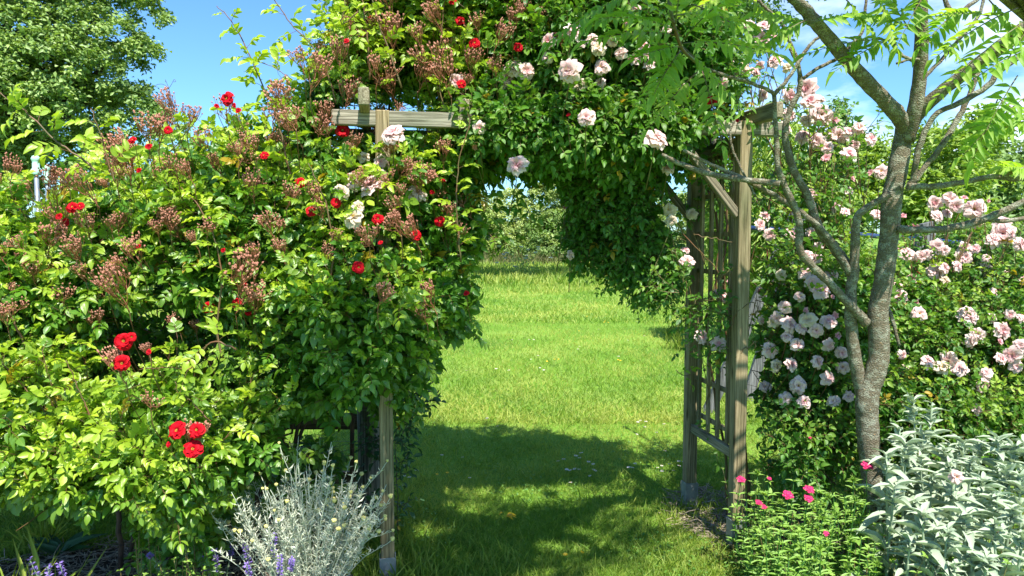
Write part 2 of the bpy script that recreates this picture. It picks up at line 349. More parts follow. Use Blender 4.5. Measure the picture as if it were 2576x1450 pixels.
def bark(name, base, lich, och, sc1=38, amt=.5):
    m, t, o = new_mat(name); l = t.links.new; pr = N(t, 'BsdfPrincipled', Roughness=.85); pr.inputs['Specular IOR Level'].default_value = .2
    tc_ = N(t, 'TexCoord'); mp_ = N(t, 'Mapping', Scale=(1, 1, 1.6)); l(tc_.outputs['Object'], mp_.inputs[0])
    n1 = N(t, 'TexNoise', Scale=sc1*2.4, Detail=7, Roughness=.7); n2 = N(t, 'TexNoise', Scale=sc1*.35, Detail=5, Roughness=.6); n3 = N(t, 'TexNoise', Scale=sc1*1.3, Detail=3)
    v = N(t, 'TexVoronoi', Scale=sc1*1.8)
    for n_ in (n1, n2, n3, v): l(mp_.outputs[0], n_.inputs['Vector'])
    r1 = ramp(t, [(.3, tuple(x*.45 for x in base)), (.6, base)]); l(n1.outputs[0], r1.inputs[0])
    md = N(t, 'Math', operation='ADD'); l(n1.outputs[0], md.inputs[0]); l(n2.outputs[0], md.inputs[1])
    rm = ramp(t, [(amt, (0, 0, 0)), (amt+.06, (1, 1, 1))]); hv = N(t, 'Math', operation='MULTIPLY'); hv.inputs[1].default_value = .5; l(md.outputs[0], hv.inputs[0]); l(hv.outputs[0], rm.inputs[0])
    m1 = N(t, 'MixRGB', Color2=(*lich, 1)); l(rm.outputs[0], m1.inputs[0]); l(r1.outputs[0], m1.inputs['Color1'])
    ro = ramp(t, [(.66, (0, 0, 0)), (.70, (1, 1, 1))]); l(n3.outputs[0], ro.inputs[0])
    m2 = N(t, 'MixRGB', Color2=(*och, 1)); l(ro.outputs[0], m2.inputs[0]); l(m1.outputs[0], m2.inputs['Color1']); l(m2.outputs[0], pr.inputs['Base Color'])
    ad = N(t, 'Math', operation='ADD'); l(n1.outputs[0], ad.inputs[0]); l(v.outputs['Distance'], ad.inputs[1])
    b_ = N(t, 'Bump', Strength=.8, Distance=.006); l(ad.outputs[0], b_.inputs['Height']); l(b_.outputs[0], pr.inputs['Normal']); l(pr.outputs[0], o.inputs[0])
    return m
M = {}
M['rose'] = leaf_mat('rose_leaf', (.060, .185, .024), (.125, .295, .030), (.46, .60, .05), rough=.32, trans=.42, spec=.7)
M['pinkleaf'] = leaf_mat('pink_rose_leaf', (.055, .17, .026), (.11, .27, .034), (.38, .52, .06), rough=.38, trans=.42)
M['sumac'] = leaf_mat('sumac_leaf', (.15, .34, .045), (.24, .46, .06), (.45, .60, .08), rough=.45, trans=.55)
M['grass'] = leaf_mat('grass_blade', (.115, .245, .022), (.225, .365, .035), (.46, .49, .10), rough=.5, trans=.35, vein=0)
M['oak'] = leaf_mat('oak_leaf', (.09, .18, .05), (.18, .30, .075), (.32, .44, .11), rough=.5, trans=.25, vein=0)
M['hedge'] = leaf_mat('hedgerow_leaf', (.10, .19, .05), (.20, .33, .07), (.44, .52, .16), rough=.5, trans=.3, vein=0)
M['walnut'] = leaf_mat('pale_tree_leaf', (.10, .20, .035), (.19, .32, .05), (.32, .44, .07), rough=.45, trans=.35, vein=0)
M['wool'] = leaf_mat('woolly_leaf', (.18, .27, .14), (.29, .38, .23), (.48, .56, .41), rough=.85, trans=.18, tk=(1, 1.1, .8), spec=.15, vein=.8, sheen=.15)
M['silver'] = leaf_mat('silver_leaf', (.50, .56, .42), (.64, .68, .52), (.76, .78, .62), rough=.8, trans=.15, tk=(1, 1, .8), spec=.2, vein=0)
M['herb'] = leaf_mat('herb_leaf', (.06, .19, .03), (.12, .29, .045), (.30, .48, .08), rough=.45, trans=.3)
M['dock'] = leaf_mat('dock_leaf', (.03, .09, .03), (.05, .13, .04), (.12, .22, .05), rough=.45, trans=.25)
M['cane'] = plain('rose_cane', (.17, .075, .035), .5, (.10, .085, .03), 14)
M['greencane'] = plain('green_cane', (.14, .16, .05), .5, (.16, .09, .04), 10)
M['rustcane'] = plain('red_brown_twig', (.36, .13, .07), .55, (.22, .09, .04), 40)
M['bud'] = plain('spent_bud', (.55, .27, .18), .6, (.38, .13, .09), 60)
M['redpetal'] = leaf_mat('red_petal', (.50, .002, .010), (.62, .004, .014), (.30, .002, .012), rough=.65, spec=.15, trans=.2, tk=(1.1, .2, .2), vein=0)
M['redpetal'].node_tree.nodes  # petals share the leaf shader
M['pinkpetal'] = leaf_mat('pink_petal', (.83, .64, .60), (.87, .74, .68), (.76, .34, .38), rough=.6, trans=.32, tk=(1.08, .92, .9), spec=.2, vein=.25)
M['creampetal'] = leaf_mat('faded_petal', (.75, .62, .47), (.80, .70, .55), (.62, .42, .27), rough=.7, trans=.3, tk=(1, .95, .8), spec=.2, vein=.25)
M['stamen'] = plain('yellow_stamen', (.80, .55, .08), .6)
M['wood'] = wood('arch_timber', (.13, .105, .055), (.27, .215, .125), (.40, .33, .21))
M['greywood'] = wood('weathered_timber', (.20, .19, .165), (.40, .38, .34), (.56, .53, .47))
M['oldwood'] = wood('old_post_timber', (.08, .075, .065), (.27, .255, .23), (.48, .46, .42), grain=24)
M['swingwood'] = wood('swing_timber', (.05, .055, .06), (.15, .155, .165), (.27, .275, .29))
M['zinc'] = plain('galvanised_steel', (.36, .38, .40), .45, (.25, .27, .29), 25, metal=.6)
M['bark'] = bark('sumac_bark', (.19, .16, .105), (.31, .31, .23), (.38, .23, .10), 75)
M['barkdark'] = bark('oak_bark', (.07, .055, .04), (.12, .12, .09), (.10, .08, .05), 8, .55)
M['twig'] = plain('dark_twig', (.12, .075, .05), .7, (.06, .04, .03), 20)
# ------------------------------------------------------------------ ground
def ground_mat(name, stops, sc1, sc2, bump=.5):
    m, t, o = new_mat(name); l = t.links.new; pr = N(t, 'BsdfPrincipled', Roughness=.9); pr.inputs['Specular IOR Level'].default_value = .15
    tc_ = N(t, 'TexCoord'); n1 = N(t, 'TexNoise', Scale=sc1, Detail=6); n2 = N(t, 'TexNoise', Scale=sc2, Detail=6, Roughness=.7)
    l(tc_.outputs['Object'], n1.inputs[0]); l(tc_.outputs['Object'], n2.inputs[0])
    ad = N(t, 'Math', operation='ADD'); l(n1.outputs[0], ad.inputs[0]); l(n2.outputs[0], ad.inputs[1]); h = N(t, 'Math', operation='MULTIPLY'); h.inputs[1].default_value = .5; l(ad.outputs[0], h.inputs[0])
    r = ramp(t, stops); l(h.outputs[0], r.inputs[0]); l(r.outputs[0], pr.inputs['Base Color'])
    b = N(t, 'Bump', Strength=bump, Distance=.03); l(n2.outputs[0], b.inputs['Height']); l(b.outputs[0], pr.inputs['Normal']); l(pr.outputs[0], o.inputs[0]); return m
M['turf'] = ground_mat('turf', [(.36, (.07, .16, .018)), (.5, (.14, .27, .025)), (.64, (.25, .34, .07))], .8, 30)
M['soil'] = ground_mat('soil', [(.35, (.035, .025, .018)), (.65, (.10, .075, .05))], 3, 40)
g = MB(); g.add([(-300, -60, 0), (300, -60, 0), (300, 500, 0), (-300, 500, 0)], [(0, 1, 2, 3)]); tag(g.build('lawn', M['turf'], smooth=False), kind='structure')
def sheet(name, pts, z, mat):
    g = MB(); g.add([(x, y, z) for x, y in pts], [tuple(range(len(pts)))]); return tag(g.build(name, mat, smooth=False), kind='structure')
def wobble(cx, cy, rx, ry, n=26, j=.12):
    a = np.linspace(0, 2*math.pi, n, endpoint=False); r = 1+R.uniform(-j, j, n); return [(cx+rx*math.cos(t)*q, cy+ry*math.sin(t)*q) for t, q in zip(a, r)]
sheet('flower_bed', wobble(-1.65, 2.75, 1.25, .95), .004, M['soil'])
sheet('flower_bed', wobble(1.9, 3.3, .95, .85), .004, M['soil'])

# ------------------------------------------------------------------ lawn grass
def in_poly_bed(x, y): return (((x+1.65)/1.15)**2+((y-2.75)/.85)**2 < 1) | (((x-1.9)/.85)**2+((y-3.3)/.75)**2 < 1)
def patch(x, y): return .5+.25*np.sin(x*1.7+np.sin(y*1.1)*2)+.25*np.sin(y*1.3+1.3*np.sin(x*.9+2))
def grass(mb, x, y, hmin, hmax, wd, young, sp=.55):
    n = len(x); p = np.stack([x, y, np.zeros(n)], 1); d = np.stack([R.normal(0, sp, n), R.normal(0, sp, n), np.ones(n)], 1)
    nn = np.stack([R.normal(0, 1, n), R.normal(0, 1, n)-.3, np.full(n, .4)], 1)
    leaves(mb, p, d, nn, U(hmin, hmax, n), wd, young, R.random(n), GR)
GR = [leaf_tpl([(.3, 1), (.7, .7)], .15, .25), leaf_tpl([(.3, 1), (.7, .6)], .1, .6)]
gb = MB()
def band(n, y0, y1, hmin, hmax, wd, power=1.0, xl=-.78, xr=.80, sp=.6):
    y = (y0**-power+(y1**-power-y0**-power)*R.random(n))**(-1/power); x = y*U(xl, xr, n)
    k = patch(x, y)
    # mowing leaves clumps: keep more blades where the clump noise is high
    c = np.sin(x*23+3*np.sin(y*9))*np.sin(y*19+2*np.sin(x*13)); keep = (R.random(n) < .72+.28*c) & ~in_poly_bed(x, y); x, y, k, c = x[keep], y[keep], k[keep], c[keep]
    grass(gb, x, y, hmin, hmax, wd if np.isscalar(wd) else wd*1.0, np.clip(-.05+.75*k+.3*np.sin(x*4.1+np.sin(y*2))*np.sin(y*2.7+x)+R.normal(0, .22, len(x)), 0, 1), sp)
band(230000, 2.6, 6.2, .02, .052, .0030, .8)
band(12000, 2.6, 6.5, .05, .10, .003, .8, sp=.8)
band(130000, 6.0, 13.0, .035, .075, .007, .8)
band(80000, 13.0, 24.0, .05, .11, .016, .8)
band(70000, 22.5, 44.0, .12, .42, .03, .8, sp=.35); band(9000, 19.5, 24.0, .08, .25, .02, .8, sp=.4)
tag(gb.build('grass', M['grass']), kind='stuff')
# broad clover and daisy leaves between the blades
cl = MB(); n = 9000; y = (2.8**-.8+(8.0**-.8-2.8**-.8)*R.random(n))**(-1/.8); x = y*U(-.4, .5, n); k = (np.sin(x*4.3+1)*np.sin(y*3.1+x) > .25) & ~in_poly_bed(x, y); x, y = x[k], y[k]; n = len(x)
leaves(cl, np.stack([x, y, U(.012, .04, n)], 1), R.normal(0, 1, (n, 3))*[1, 1, .2], np.array([0, 0, 1])+R.normal(0, .3, (n, 3)), U(.012, .022, n), U(.009, .016, n), U(0, .5, n), R.random(n), SMALL)
tag(cl.build('clover', M['herb']), kind='stuff')
# straw mulch in both beds and below the arch's far posts
st = MB(); M['straw'] = plain('dry_straw', (.40, .33, .25), .8, (.21, .155, .11), 60)
for cx, cy, rx, ry, n in ((-1.65, 2.85, 1.1, .8, 4200), (1.12, 4.0, .22, .42, 900), (1.9, 3.3, .8, .7, 1200)):
    q = nrm(R.normal(0, 1, (n, 2)))*np.sqrt(R.random(n))[:, None]; p = np.stack([cx+q[:, 0]*rx, cy+q[:, 1]*ry, U(.008, .035, n)], 1)
    d = nrm(R.normal(0, 1, (n, 3))*[1, 1, .14]); ln = U(.03, .14, n); md = d*(ln*.5)[:, None]+R.normal(0, .006, (n, 3))
    tubes(st, np.stack([p, p+md, p+d*ln[:, None]], 1), U(.0010, .0026, n)[:, None]*np.ones((1, 3)), 4, 0, R.random(n))
tag(st.build('straw_mulch', M['straw']), kind='stuff')

# small lawn flowers
def daisy():
    t = empty('daisy', (0, 0, 0), 'small white daisy growing in the mown lawn', 'daisy', 'white daisies in the lawn')
    s = MB(); tube(s, [(0, 0, 0), (.004, 0, .04), (.002, .003, .078)], [.0012, .001, .001], 4); s.build('stem', M['grass'], t)
    p = MB(); a = np.arange(14)/14*6.283; leaves(p, np.tile([.002, .003, .078], (14, 1)), np.stack([np.cos(a), np.sin(a), np.full(14, .22)], 1), np.tile([0, 0, 1.], (14, 1)), .0125, .006, 0, .5, SMALL); p.build('petals', M['white'], t)
    c = MB(); tube(c, [(.002, .003, .077), (.002, .003, .081), (.002, .003, .083)], [.004, .004, .002], 7); c.build('centre', M['stamen'], t); return t
M['white'] = plain('white_petal', (.82, .82, .84), .6, (.76, .74, .78), 20, trans=.2)
def buttercup():
    t = empty('buttercup', (0, 0, 0), 'glossy yellow buttercup growing in the mown lawn', 'buttercup', 'yellow buttercups in the lawn')
    s = MB(); tube(s, [(0, 0, 0), (.006, 0, .05), (.002, .003, .10)], [.0012, .001, .001], 4); s.build('stem', M['grass'], t)
    p = MB(); a = np.arange(5)/5*6.283; leaves(p, np.tile([.002, .003, .10], (5, 1)), np.stack([np.cos(a), np.sin(a), np.full(5, .7)], 1), np.stack([-np.cos(a), -np.sin(a), np.ones(5)], 1), .014, .014, 0, .5, [leaf_tpl([(.3, .7), (.7, 1)], .2, -.1)]); p.build('petals', M['yellow'], t); return t
M['yellow'] = plain('yellow_petal', (.85, .58, .02), .35, (.8, .5, .02), 20, trans=.15)
def on_ground(px, py):
    d = ray(px, py); t = -EYE[2]/d[2]; return EYE+d*t
dz = daisy(); bz = buttercup()
DA = [(1443, 1168), (1450, 1165), (1460, 1166), (1468, 1165), (1408, 1179), (1419, 1181), (1424, 1192), (1440, 1198), (1450, 1197), (1455, 1198), (1491, 1197), (1488, 1210), (1492, 1208), (1478, 1181), (1493, 1182), (1435, 1226), (1585, 1190), (1590, 1188), (1598, 1182), (1659, 1190), (1661, 1186), (1684, 1180), (1693, 1192), (1705, 1185), (1709, 1167), (1719, 1175), (1665, 1205), (1613, 1063), (1604, 1072), (1625, 1078), (1672, 1078), (1620, 1090), (1655, 1098), (1600, 1098), (1668, 1155), (1336, 906), (1350, 902), (1359, 930), (1368, 937), (1334, 862), (1340, 862), (1455, 877), (1507, 831), (1577, 856), (1622, 854), (1604, 812), (1590, 765), (1575, 764), (1598, 768), (1455, 886), (1290, 858), (1555, 901), (1256, 1083), (1227, 1060), (1175, 940), (1285, 945), (1248, 935), (1110, 1162), (1165, 1163), (1180, 1218), (1048, 1200), (1033, 1220), (1018, 1208), (2235, 1190)]
for i, (a, b) in enumerate(DA):
    o = dz if i == 0 else copy_tree(dz); q = on_ground(a, b+9); s = U(.85, 1.2)*(1.0 if q[1] < 7 else 1.25); o.location = q; o.scale = (s, s, U(.6, 1.05)*s); o.rotation_euler = (U(-.2, .2), U(-.2, .2), U(0, 6))
BU = [(1419, 1431), (1453, 1419), (1096, 1212), (1126, 1211), (1475, 794), (1483, 793), (1520, 807), (1528, 810), (1496, 798), (1455, 834), (1552, 914), (1561, 915), (1593, 916), (1376, 915), (1391, 908), (1405, 908), (1502, 795), (1520, 812), (1624, 798), (1560, 760)]
for i, (a, b) in enumerate(BU):
    o = bz if i == 0 else copy_tree(bz); q = on_ground(a, b+14); s = U(.9, 1.3); o.location = q; o.scale = (s, s, s*.8); o.rotation_euler = (U(-.2, .2), U(-.2, .2), U(0, 6))
    if i == 0: bz_done = 1
# fallen yellow leaves and a white plant label
fl = MB(); q = on_ground(1265, 1313); n = 5; leaves(fl, np.tile(q, (n, 1))+np.stack([U(-.06, .06, n), U(-.02, .02, n), U(.03, .05, n)], 1), R.normal(0, 1, (n, 3))*[1, .4, .2], np.tile([0, -.3, 1.], (n, 1)), .055, .02, 0, .5, LANCE)
tag(fl.build('fallen_leaf', M['yellow']), 'shrivelled yellow leaf spray lying on the shaded grass', 'fallen leaf')
lb = MB(); box(lb, (0, 0, .0), (.014, .002, .048), bev=.0015); o = tag(lb.build('plant_label', plain('white_plastic', (.75, .76, .78), .4)), 'white plastic plant label lying on straw between the right-hand arch posts', 'plant label')
q = on_ground(1778, 1276); o.location = q+np.array([0, 0, .03]); o.rotation_euler = (math.radians(62), .3, math.radians(35))

# ------------------------------------------------------------------ garden arch
FL_ = np.array([-.567, 3.28, 0]); FR_ = np.array([1.11, 3.58, 0]); ax = nrm(FR_-FL_); ay = np.array([-ax[1], ax[0], 0.]); DEP = .56; WID = np.linalg.norm(FR_-FL_)
arch = empty('garden_arch', tuple(FL_), 'weathered timber garden arch with trellis sides smothered in climbing roses', 'garden arch', rz=math.atan2(ax[1], ax[0]))
def apart(name, c, h, mat=None, rx=0, ry=0, rz=0, parent=arch, label=None, bev=.004):
    b = MB(); box(b, (0, 0, 0), h, bev=bev); o = b.build(name, mat or M['wood'], parent, smooth=False); o.location = c; o.rotation_euler = (rx, ry, rz); return o
M['woodx'] = wood('arch_timber_crosswise', (.13, .115, .085), (.28, .255, .205), (.44, .40, .34), along=0); M['bracewood'] = wood('brace_timber', (.08, .07, .05), (.19, .165, .12), (.31, .27, .20))
M['woody'] = wood('arch_timber_rafter', (.13, .11, .07), (.27, .23, .16), (.40, .36, .27), along=1)
PT = .031; HT = 2.095
for (x, y) in ((0, 0), (WID, 0), (0, DEP), (WID, DEP)):
    p = apart('post', (x, y, HT/2+.03), (PT, PT, HT/2-.03))
    b = MB(); dz_ = -.045 if x == 0 else .01
    for sx_ in (-1, 1): box(b, (sx_*(PT+.0035), 0, .03-HT/2+.02+dz_), (.002, .029, .065), bev=.001)
    box(b, (0, -PT-.0035, .03-HT/2+.02+dz_), (PT+.006, .002, .065), bev=.001)
    for s_ in (-1, 1): tube(b, [(s_*.0, -PT-.005, -HT/2+.06+s_*.03+dz_), (s_*.0, -PT-.010, -HT/2+.06+s_*.03+dz_)], [.006, .006], 6)
    o = b.build('bracket', M['zinc'], p, smooth=False)
for y in (.012, DEP-.012):
    apart('beam', ((WID)/2+.0, y+(-.02 if y < .1 else .02), HT-.035), (WID/2+.215, .021, .033), M['woodx'])
def rafter(x):
    return apart('rafter', (x, DEP/2-.02, HT+.022), (.0225, DEP/2+.20, .036), M['woody'])
for x in (-.075, WID+.052): rafter(x)
for x in (.36, .78, 1.2): apart('rafter', (x, DEP/2, HT+.022), (.0225, DEP/2+.03, .036), M['woody'])
for x in (0, WID): apart('side_rail', (x, DEP/2, HT-.10), (.018, DEP/2-PT, .03), M['woody']); apart('side_rail', (x, DEP/2, .47), (.016, DEP/2-PT, .024), M['woody'])
for x in (0, WID):
    for y in (0.0, DEP):
        if x == 0: continue
        s_ = 1 if x == 0 else -1; Lb = .50
        apart('brace', (x+s_*(PT+.155), y, HT-.255), (.019, .016, Lb/2), M['bracewood'], ry=s_*math.radians(40))
    tr = MB(); 
    for j in range(1, 5): box(tr, (0, -DEP/2+DEP*j/5, 0), (.009, .011, .76), bev=.002)
    for j in range(8): box(tr, (.018, 0, -.70+j*.2), (.008, DEP/2-PT, .012), bev=.002)
    o = tr.build('trellis_panel', M['wood'], arch, smooth=False); o.location = (x, DEP/2, 1.26)

# ------------------------------------------------------------------ old fence behind the red rose
fen = empty('timber_fence', (-.78, 3.98, 0), 'low old fence, dark weathered post with rails and wires under the red rose', 'fence')
b = MB(); pts = np.array([(0, 0, 0), (0.005, 0, .35), (.0, 0, .75), (-.004, 0, 1.15)]); tube(b, pts, [.071, .068, .066, .064], 14, rough=.06); b.build('post', M['oldwood'], fen)
for x in (-1.75, -3.4): b = MB(); tube(b, pts+[x, 0, 0], [.07, .068, .066, .064], 14, rough=.06); b.build('post', M['oldwood'], fen)
for z, h in ((.52, .045), (.20, .035)):
    b = MB(); box(b, (-1.75, .085, z), (1.75, .014, h)); b.build('rail', wood('fence_rail_timber', (.07, .055, .035), (.15, .115, .07), (.24, .19, .12), along=0), fen, smooth=False)
wr = MB()
for z in (.45, .62, .80): tube(wr, smooth_path([(-3.5, -.075, z), (-1.75, -.078, z-.02), (-.3, -.074, z), (.02, -.074, z+.002), (.10, .03, z)], 4), .0012, 5)
wr.build('wire', M['zinc'], fen)

# ------------------------------------------------------------------ two green-capped poles behind the left hedge
M['mint'] = plain('mint_green_plastic', (.40, .68, .50), .45, (.36, .62, .46), 8)
M['pole'] = plain('grey_steel_tube', (.30, .34, .38), .4, (.24, .28, .31), 20, metal=.5)
for px, py, Y, lab in ((89, 390, 4.7, 'taller grey steel pole topped by mint green knob, behind the red bud sprays'), (117, 416, 5.2, 'shorter grey steel pole topped by mint green knob, standing half hidden in buds')):
    q = P(px, py, Y); e = empty('garden_pole', (q[0], q[1], 0), lab, 'pole', 'grey poles with green knobs'); z = q[2]
    b = MB(); tube(b, [(0, 0, 0), (0, 0, z*.5), (0, 0, z-.05)], .0135, 12); b.build('shaft', M['pole'], e)
    b = MB(); tube(b, [(0, 0, z-.125), (0, 0, z-.12), (0, 0, z-.088), (0, 0, z-.084), (0, 0, z-.05), (0, 0, z-.046), (0, 0, z-.036), (0, 0, z-.022), (0, 0, z-.008), (0, 0, z)], [.024, .027, .027, .021, .021, .018, .024, .027, .02, .006], 16); b.build('knob', M['mint'], e)

# ------------------------------------------------------------------ far trees
def far_tree(name, label, cat, base, blobs, n, size, mat, trunk=None, group=None, up=.5, clump=.5, young=.3, per=26, hangs=0.0, barkm='barkdark', flat=(1, .85, .8), elong=.62, sub=0, sr=.6):
    base = np.array([base[0], base[1], 0.]); e = empty(name, tuple(base), label, cat, group)
    lm = MB(); nc = max(4, n//per); big = blobs
    if sub:
        q, qn = shell(big, sub, .85); q2 = inside(big, sub//4); q = np.concatenate([q, q2]); blobs = [(v, np.array([1, 1, .72])*sr*U(.65, 1.25)) for v in q]
    c, nn = shell(blobs, nc, .8, bias=(lambda d: .35+.65*d[:, 2]-.2*d[:, 1]) if sub else None); ins = inside(blobs, nc//6); c = np.concatenate([c, ins]); nn = np.concatenate([nn, nrm(R.normal(0, 1, ins.shape))])
    c = c+nn*R.normal(0, clump*.35, (len(c), 1)); k = np.repeat(np.arange(len(c)), per); q = c[k]+R.normal(0, clump*.42, (len(k), 3))*flat
    if hangs: q[:, 2] -= np.abs(R.normal(0, hangs, len(q)))
    d = nrm(R.normal(0, 1, (len(k), 3))+nn[k]*.5)*[1, 1, .5]+np.array([0, 0, -.15-hangs*2]); un = np.array([0, -.15, up*1.6])+nn[k]*.5+R.normal(0, .5, (len(k), 3))
    cy = np.clip(R.normal(young, .22, len(c)), 0, 1); leaves(lm, q, d, un, size*U(.7, 1.3, len(k)), size*elong*U(.8, 1.2, len(k)), np.clip(cy[k]+R.normal(0, .1, len(k)), 0, 1), R.random(len(c))[k], SMALL)
    W(e, lm.build('crown', mat, e))
    if trunk:
        tm = MB(); B = np.array([x[0] for x in big]); top = B.mean(0); h = top[2]
        blobs = big; tube(tm, smooth_path([(base[0], base[1], 0), (base[0]+.1*trunk, base[1], h*.35), ((base[0]+top[0])/2, (base[1]+top[1])/2, h*.7), tuple(top)], 4, .02), np.linspace(trunk, trunk*.35, 13), 9, rough=.05)
        for x in blobs[:14]:
            s = np.array([base[0]+(x[0][0]-base[0])*.1, base[1], min(x[0][2]*.6, h*.8)]); tube(tm, smooth_path([s, (s+x[0])/2+R.normal(0, .15, 3)*trunk*2, x[0]], 4, .03), np.linspace(trunk*.45, trunk*.1, 9), 6)
        W(e, tm.build('trunk', M[barkm], e))
    return e
def GB(px, py, Y, rx, rz, ry=None): return (P(px, py, Y), np.array([SZ(rx, Y), ry if ry else SZ(rx, Y)*.8, SZ(rz, Y)]))
oakb = [GB(60, 80, 20, 180, 110), GB(240, 50, 20, 70, 70), GB(190, 150, 19.6, 80, 60), GB(130, 20, 19.2, 70, 50), GB(20, 180, 18.9, 80, 50), GB(290, 150, 20.2, 40, 50), GB(170, 290, 19.2, 70, 50), GB(60, 250, 19.5, 180, 130), GB(250, 230, 20, 90, 120), GB(250, 350, 20, 110, 80), GB(80, 370, 19.5, 120, 70), GB(-150, 150, 21, 250, 250), GB(60, -100, 21, 230, 150), GB(-200, -250, 22, 350, 200), GB(180, -150, 22, 120, 120), GB(-250, 400, 21, 200, 120), GB(320, 20, 20.5, 40, 30), GB(200, 420, 20.5, 60, 40), GB(10, 470, 20.5, 60, 40)]
far_tree('oak_tree', 'large spreading green oak rising behind the hedge at upper left', 'tree', (P(-40, 640, 20)[0], 20.5), oakb, 260000, .125, M['oak'], .45, clump=.26, per=60, young=.45, sub=330, sr=.95)
tb = [GB(1050, 260, 24, 160, 170), GB(920, 260, 24, 50, 50), GB(1150, 150, 24, 250, 160), GB(1350, 60, 24, 230, 120), GB(1650, 30, 24, 300, 100), GB(1900, -40, 25, 150, 90)]
far_tree('shade_tree', 'dark green tall tree glimpsed behind the arch top', 'tree', (P(1150, 640, 24)[0], 24), tb, 50000, .15, M['oak'], .35, sub=70, sr=1.0, clump=.35, young=.1)
# hedgerow across the far side of the meadow: each bush its own
HG = 'hedgerow bushes along the far edge of the meadow'
hr = [(1040, 560, 44, 130, 110, .3, 'grey-green bush in the hedgerow, seen left of the arch opening'), (1190, 590, 42, 80, 85, .5, 'green bush with brown twiggy foot just inside the arch opening'), (1290, 575, 43, 70, 80, .75, 'pale yellow-green rounded bush at the middle left of the arch opening'), (1385, 560, 43.5, 60, 90, .55, 'taller pale bush seen through the middle of the arch'), (1400, 620, 41, 85, 60, .1, 'low dark bush in front of the pale ones through the arch'), (1480, 590, 42, 80, 80, .3, 'mixed green bush beside the hanging rose curtain'), (1590, 600, 42, 90, 80, .5, 'bright green bush behind the hanging rose curtain'), (1700, 590, 42, 80, 90, .4, 'bush behind the far right post of the arch'),
      (1820, 585, 40, 90, 80, .4, 'bush showing between the two right-hand posts'), (880, 570, 44, 130, 120, .3, 'bush hidden mostly by the red rose'), (2700, 560, 30, 160, 170, .25, 'bush beyond the right edge of the meadow')]
for i, (a, b, Y, rx, rz, yg, lab) in enumerate(hr):
    bs = [GB(a, b, Y, rx*.8, rz*.85), GB(a-rx*.5, b+rz*.35, Y-.5, rx*.6, rz*.6), GB(a+rx*.5, b+rz*.3, Y-.3, rx*.6, rz*.6), GB(a+rx*.1, b-rz*.4, Y, rx*.5, rz*.55)]
    far_tree('hedgerow_bush', lab, 'bush', (P(a, 640, Y)[0], Y), bs, 16000, .14, M['hedge'], .1, group=HG, clump=.28, young=yg, per=40, sub=34, sr=.75)
# weeds at the hedgerow's foot, rough brown stalks
rw = MB(); n = 5000; x = U(-14, 24, n); y = U(38, 40.5, n); leaves(rw, np.stack([x, y, np.zeros(n)], 1), np.stack([R.normal(0, .25, n), R.normal(0, .2, n), np.ones(n)], 1), R.normal(0, 1, (n, 3)), U(.3, .9, n), .03, U(0, .6, n), R.random(n), GR)
M['dryweed'] = leaf_mat('dry_weed', (.20, .15, .08), (.28, .25, .12), (.15, .25, .06), rough=.7, vein=0)
tag(rw.build('rough_weeds', M['dryweed']), kind='stuff')
# meadow plant with white flowers
mp_ = empty('oxeye_plant', tuple(on_ground(1305, 700)), 'bushy meadow plant with white blooms standing in the long grass', 'wildflower'); q0 = np.array(mp_.location)
b = MB(); n = 500; leaves(b, R.normal(0, 1, (n, 3))*[.35, .3, .25]+[0, 0, .45], R.normal(0, 1, (n, 3)), R.normal(0, 1, (n, 3))+[0, 0, 1], .09, .04, U(0, .5, n), R.random(n), SMALL); b.build('foliage', M['hedge'], mp_); M['oxeye'] = plain('oxeye_petal', (.85, .83, .8), .9, (.8, .78, .75), 20, spec=.1)
b = MB()
for i in range(16):
    c = np.array([R.normal(0, .5), R.normal(0, .3), U(.4, 1.25)]); a = np.arange(9)/9*6.283; leaves(b, np.tile(c, (9, 1)), np.stack([np.cos(a), np.sin(a)*.8, np.sin(a)*-.5], 1), np.tile([0, -.3, 1.], (9, 1)), .08, .05, 0, .5, SMALL)
b.build('blossom', M['oxeye'], mp_)
# right background
far_tree('walnut_tree', 'bright yellow-green young tree directly behind the lichened trunk', 'tree', (P(2290, 640, 13)[0], 13), [GB(2180, 400, 13, 60, 50), GB(2340, 400, 13, 110, 75), GB(2250, 480, 13, 90, 70), GB(2400, 350, 13, 60, 40), GB(2330, 520, 12.6, 90, 50), GB(2440, 420, 13.2, 45, 45), GB(2130, 460, 13.4, 50, 60)], 10000, .13, M['walnut'], .09, sub=26, sr=.38, clump=.2, young=.55, per=14, elong=.42)
far_tree('conifer', 'small dark pointed evergreen behind the uppermost pink blooms on the right', 'conifer', (P(2110, 640, 17)[0], 17), [GB(2105, 300, 17, 20, 40), GB(2110, 370, 17, 40, 60), GB(2110, 460, 17, 55, 80), GB(2110, 570, 17, 60, 90)], 8000, .12, M['oak'], .1, clump=.25, young=.1)
far_tree('alder_tree', 'dark green tree with sky showing through at the right edge', 'tree', (P(2500, 640, 19)[0], 19), [GB(2500, 450, 19, 90, 50), GB(2570, 480, 19, 80, 70), GB(2430, 500, 19, 60, 40), GB(2520, 540, 19, 110, 50), GB(2420, 580, 18.6, 70, 50), GB(2560, 610, 18, 90, 60)], 15000, .14, M['oak'], .14, sub=30, sr=.6, clump=.3, young=.25)
far_tree('dark_bush', 'dense dark green bush below the low right branch', 'bush', (P(2470, 640, 16)[0], 16), [GB(2450, 620, 16, 90, 45), GB(2540, 640, 16, 80, 50), GB(2390, 610, 16.5, 60, 45)], 9000, .14, M['oak'], .06, clump=.35, young=.1)
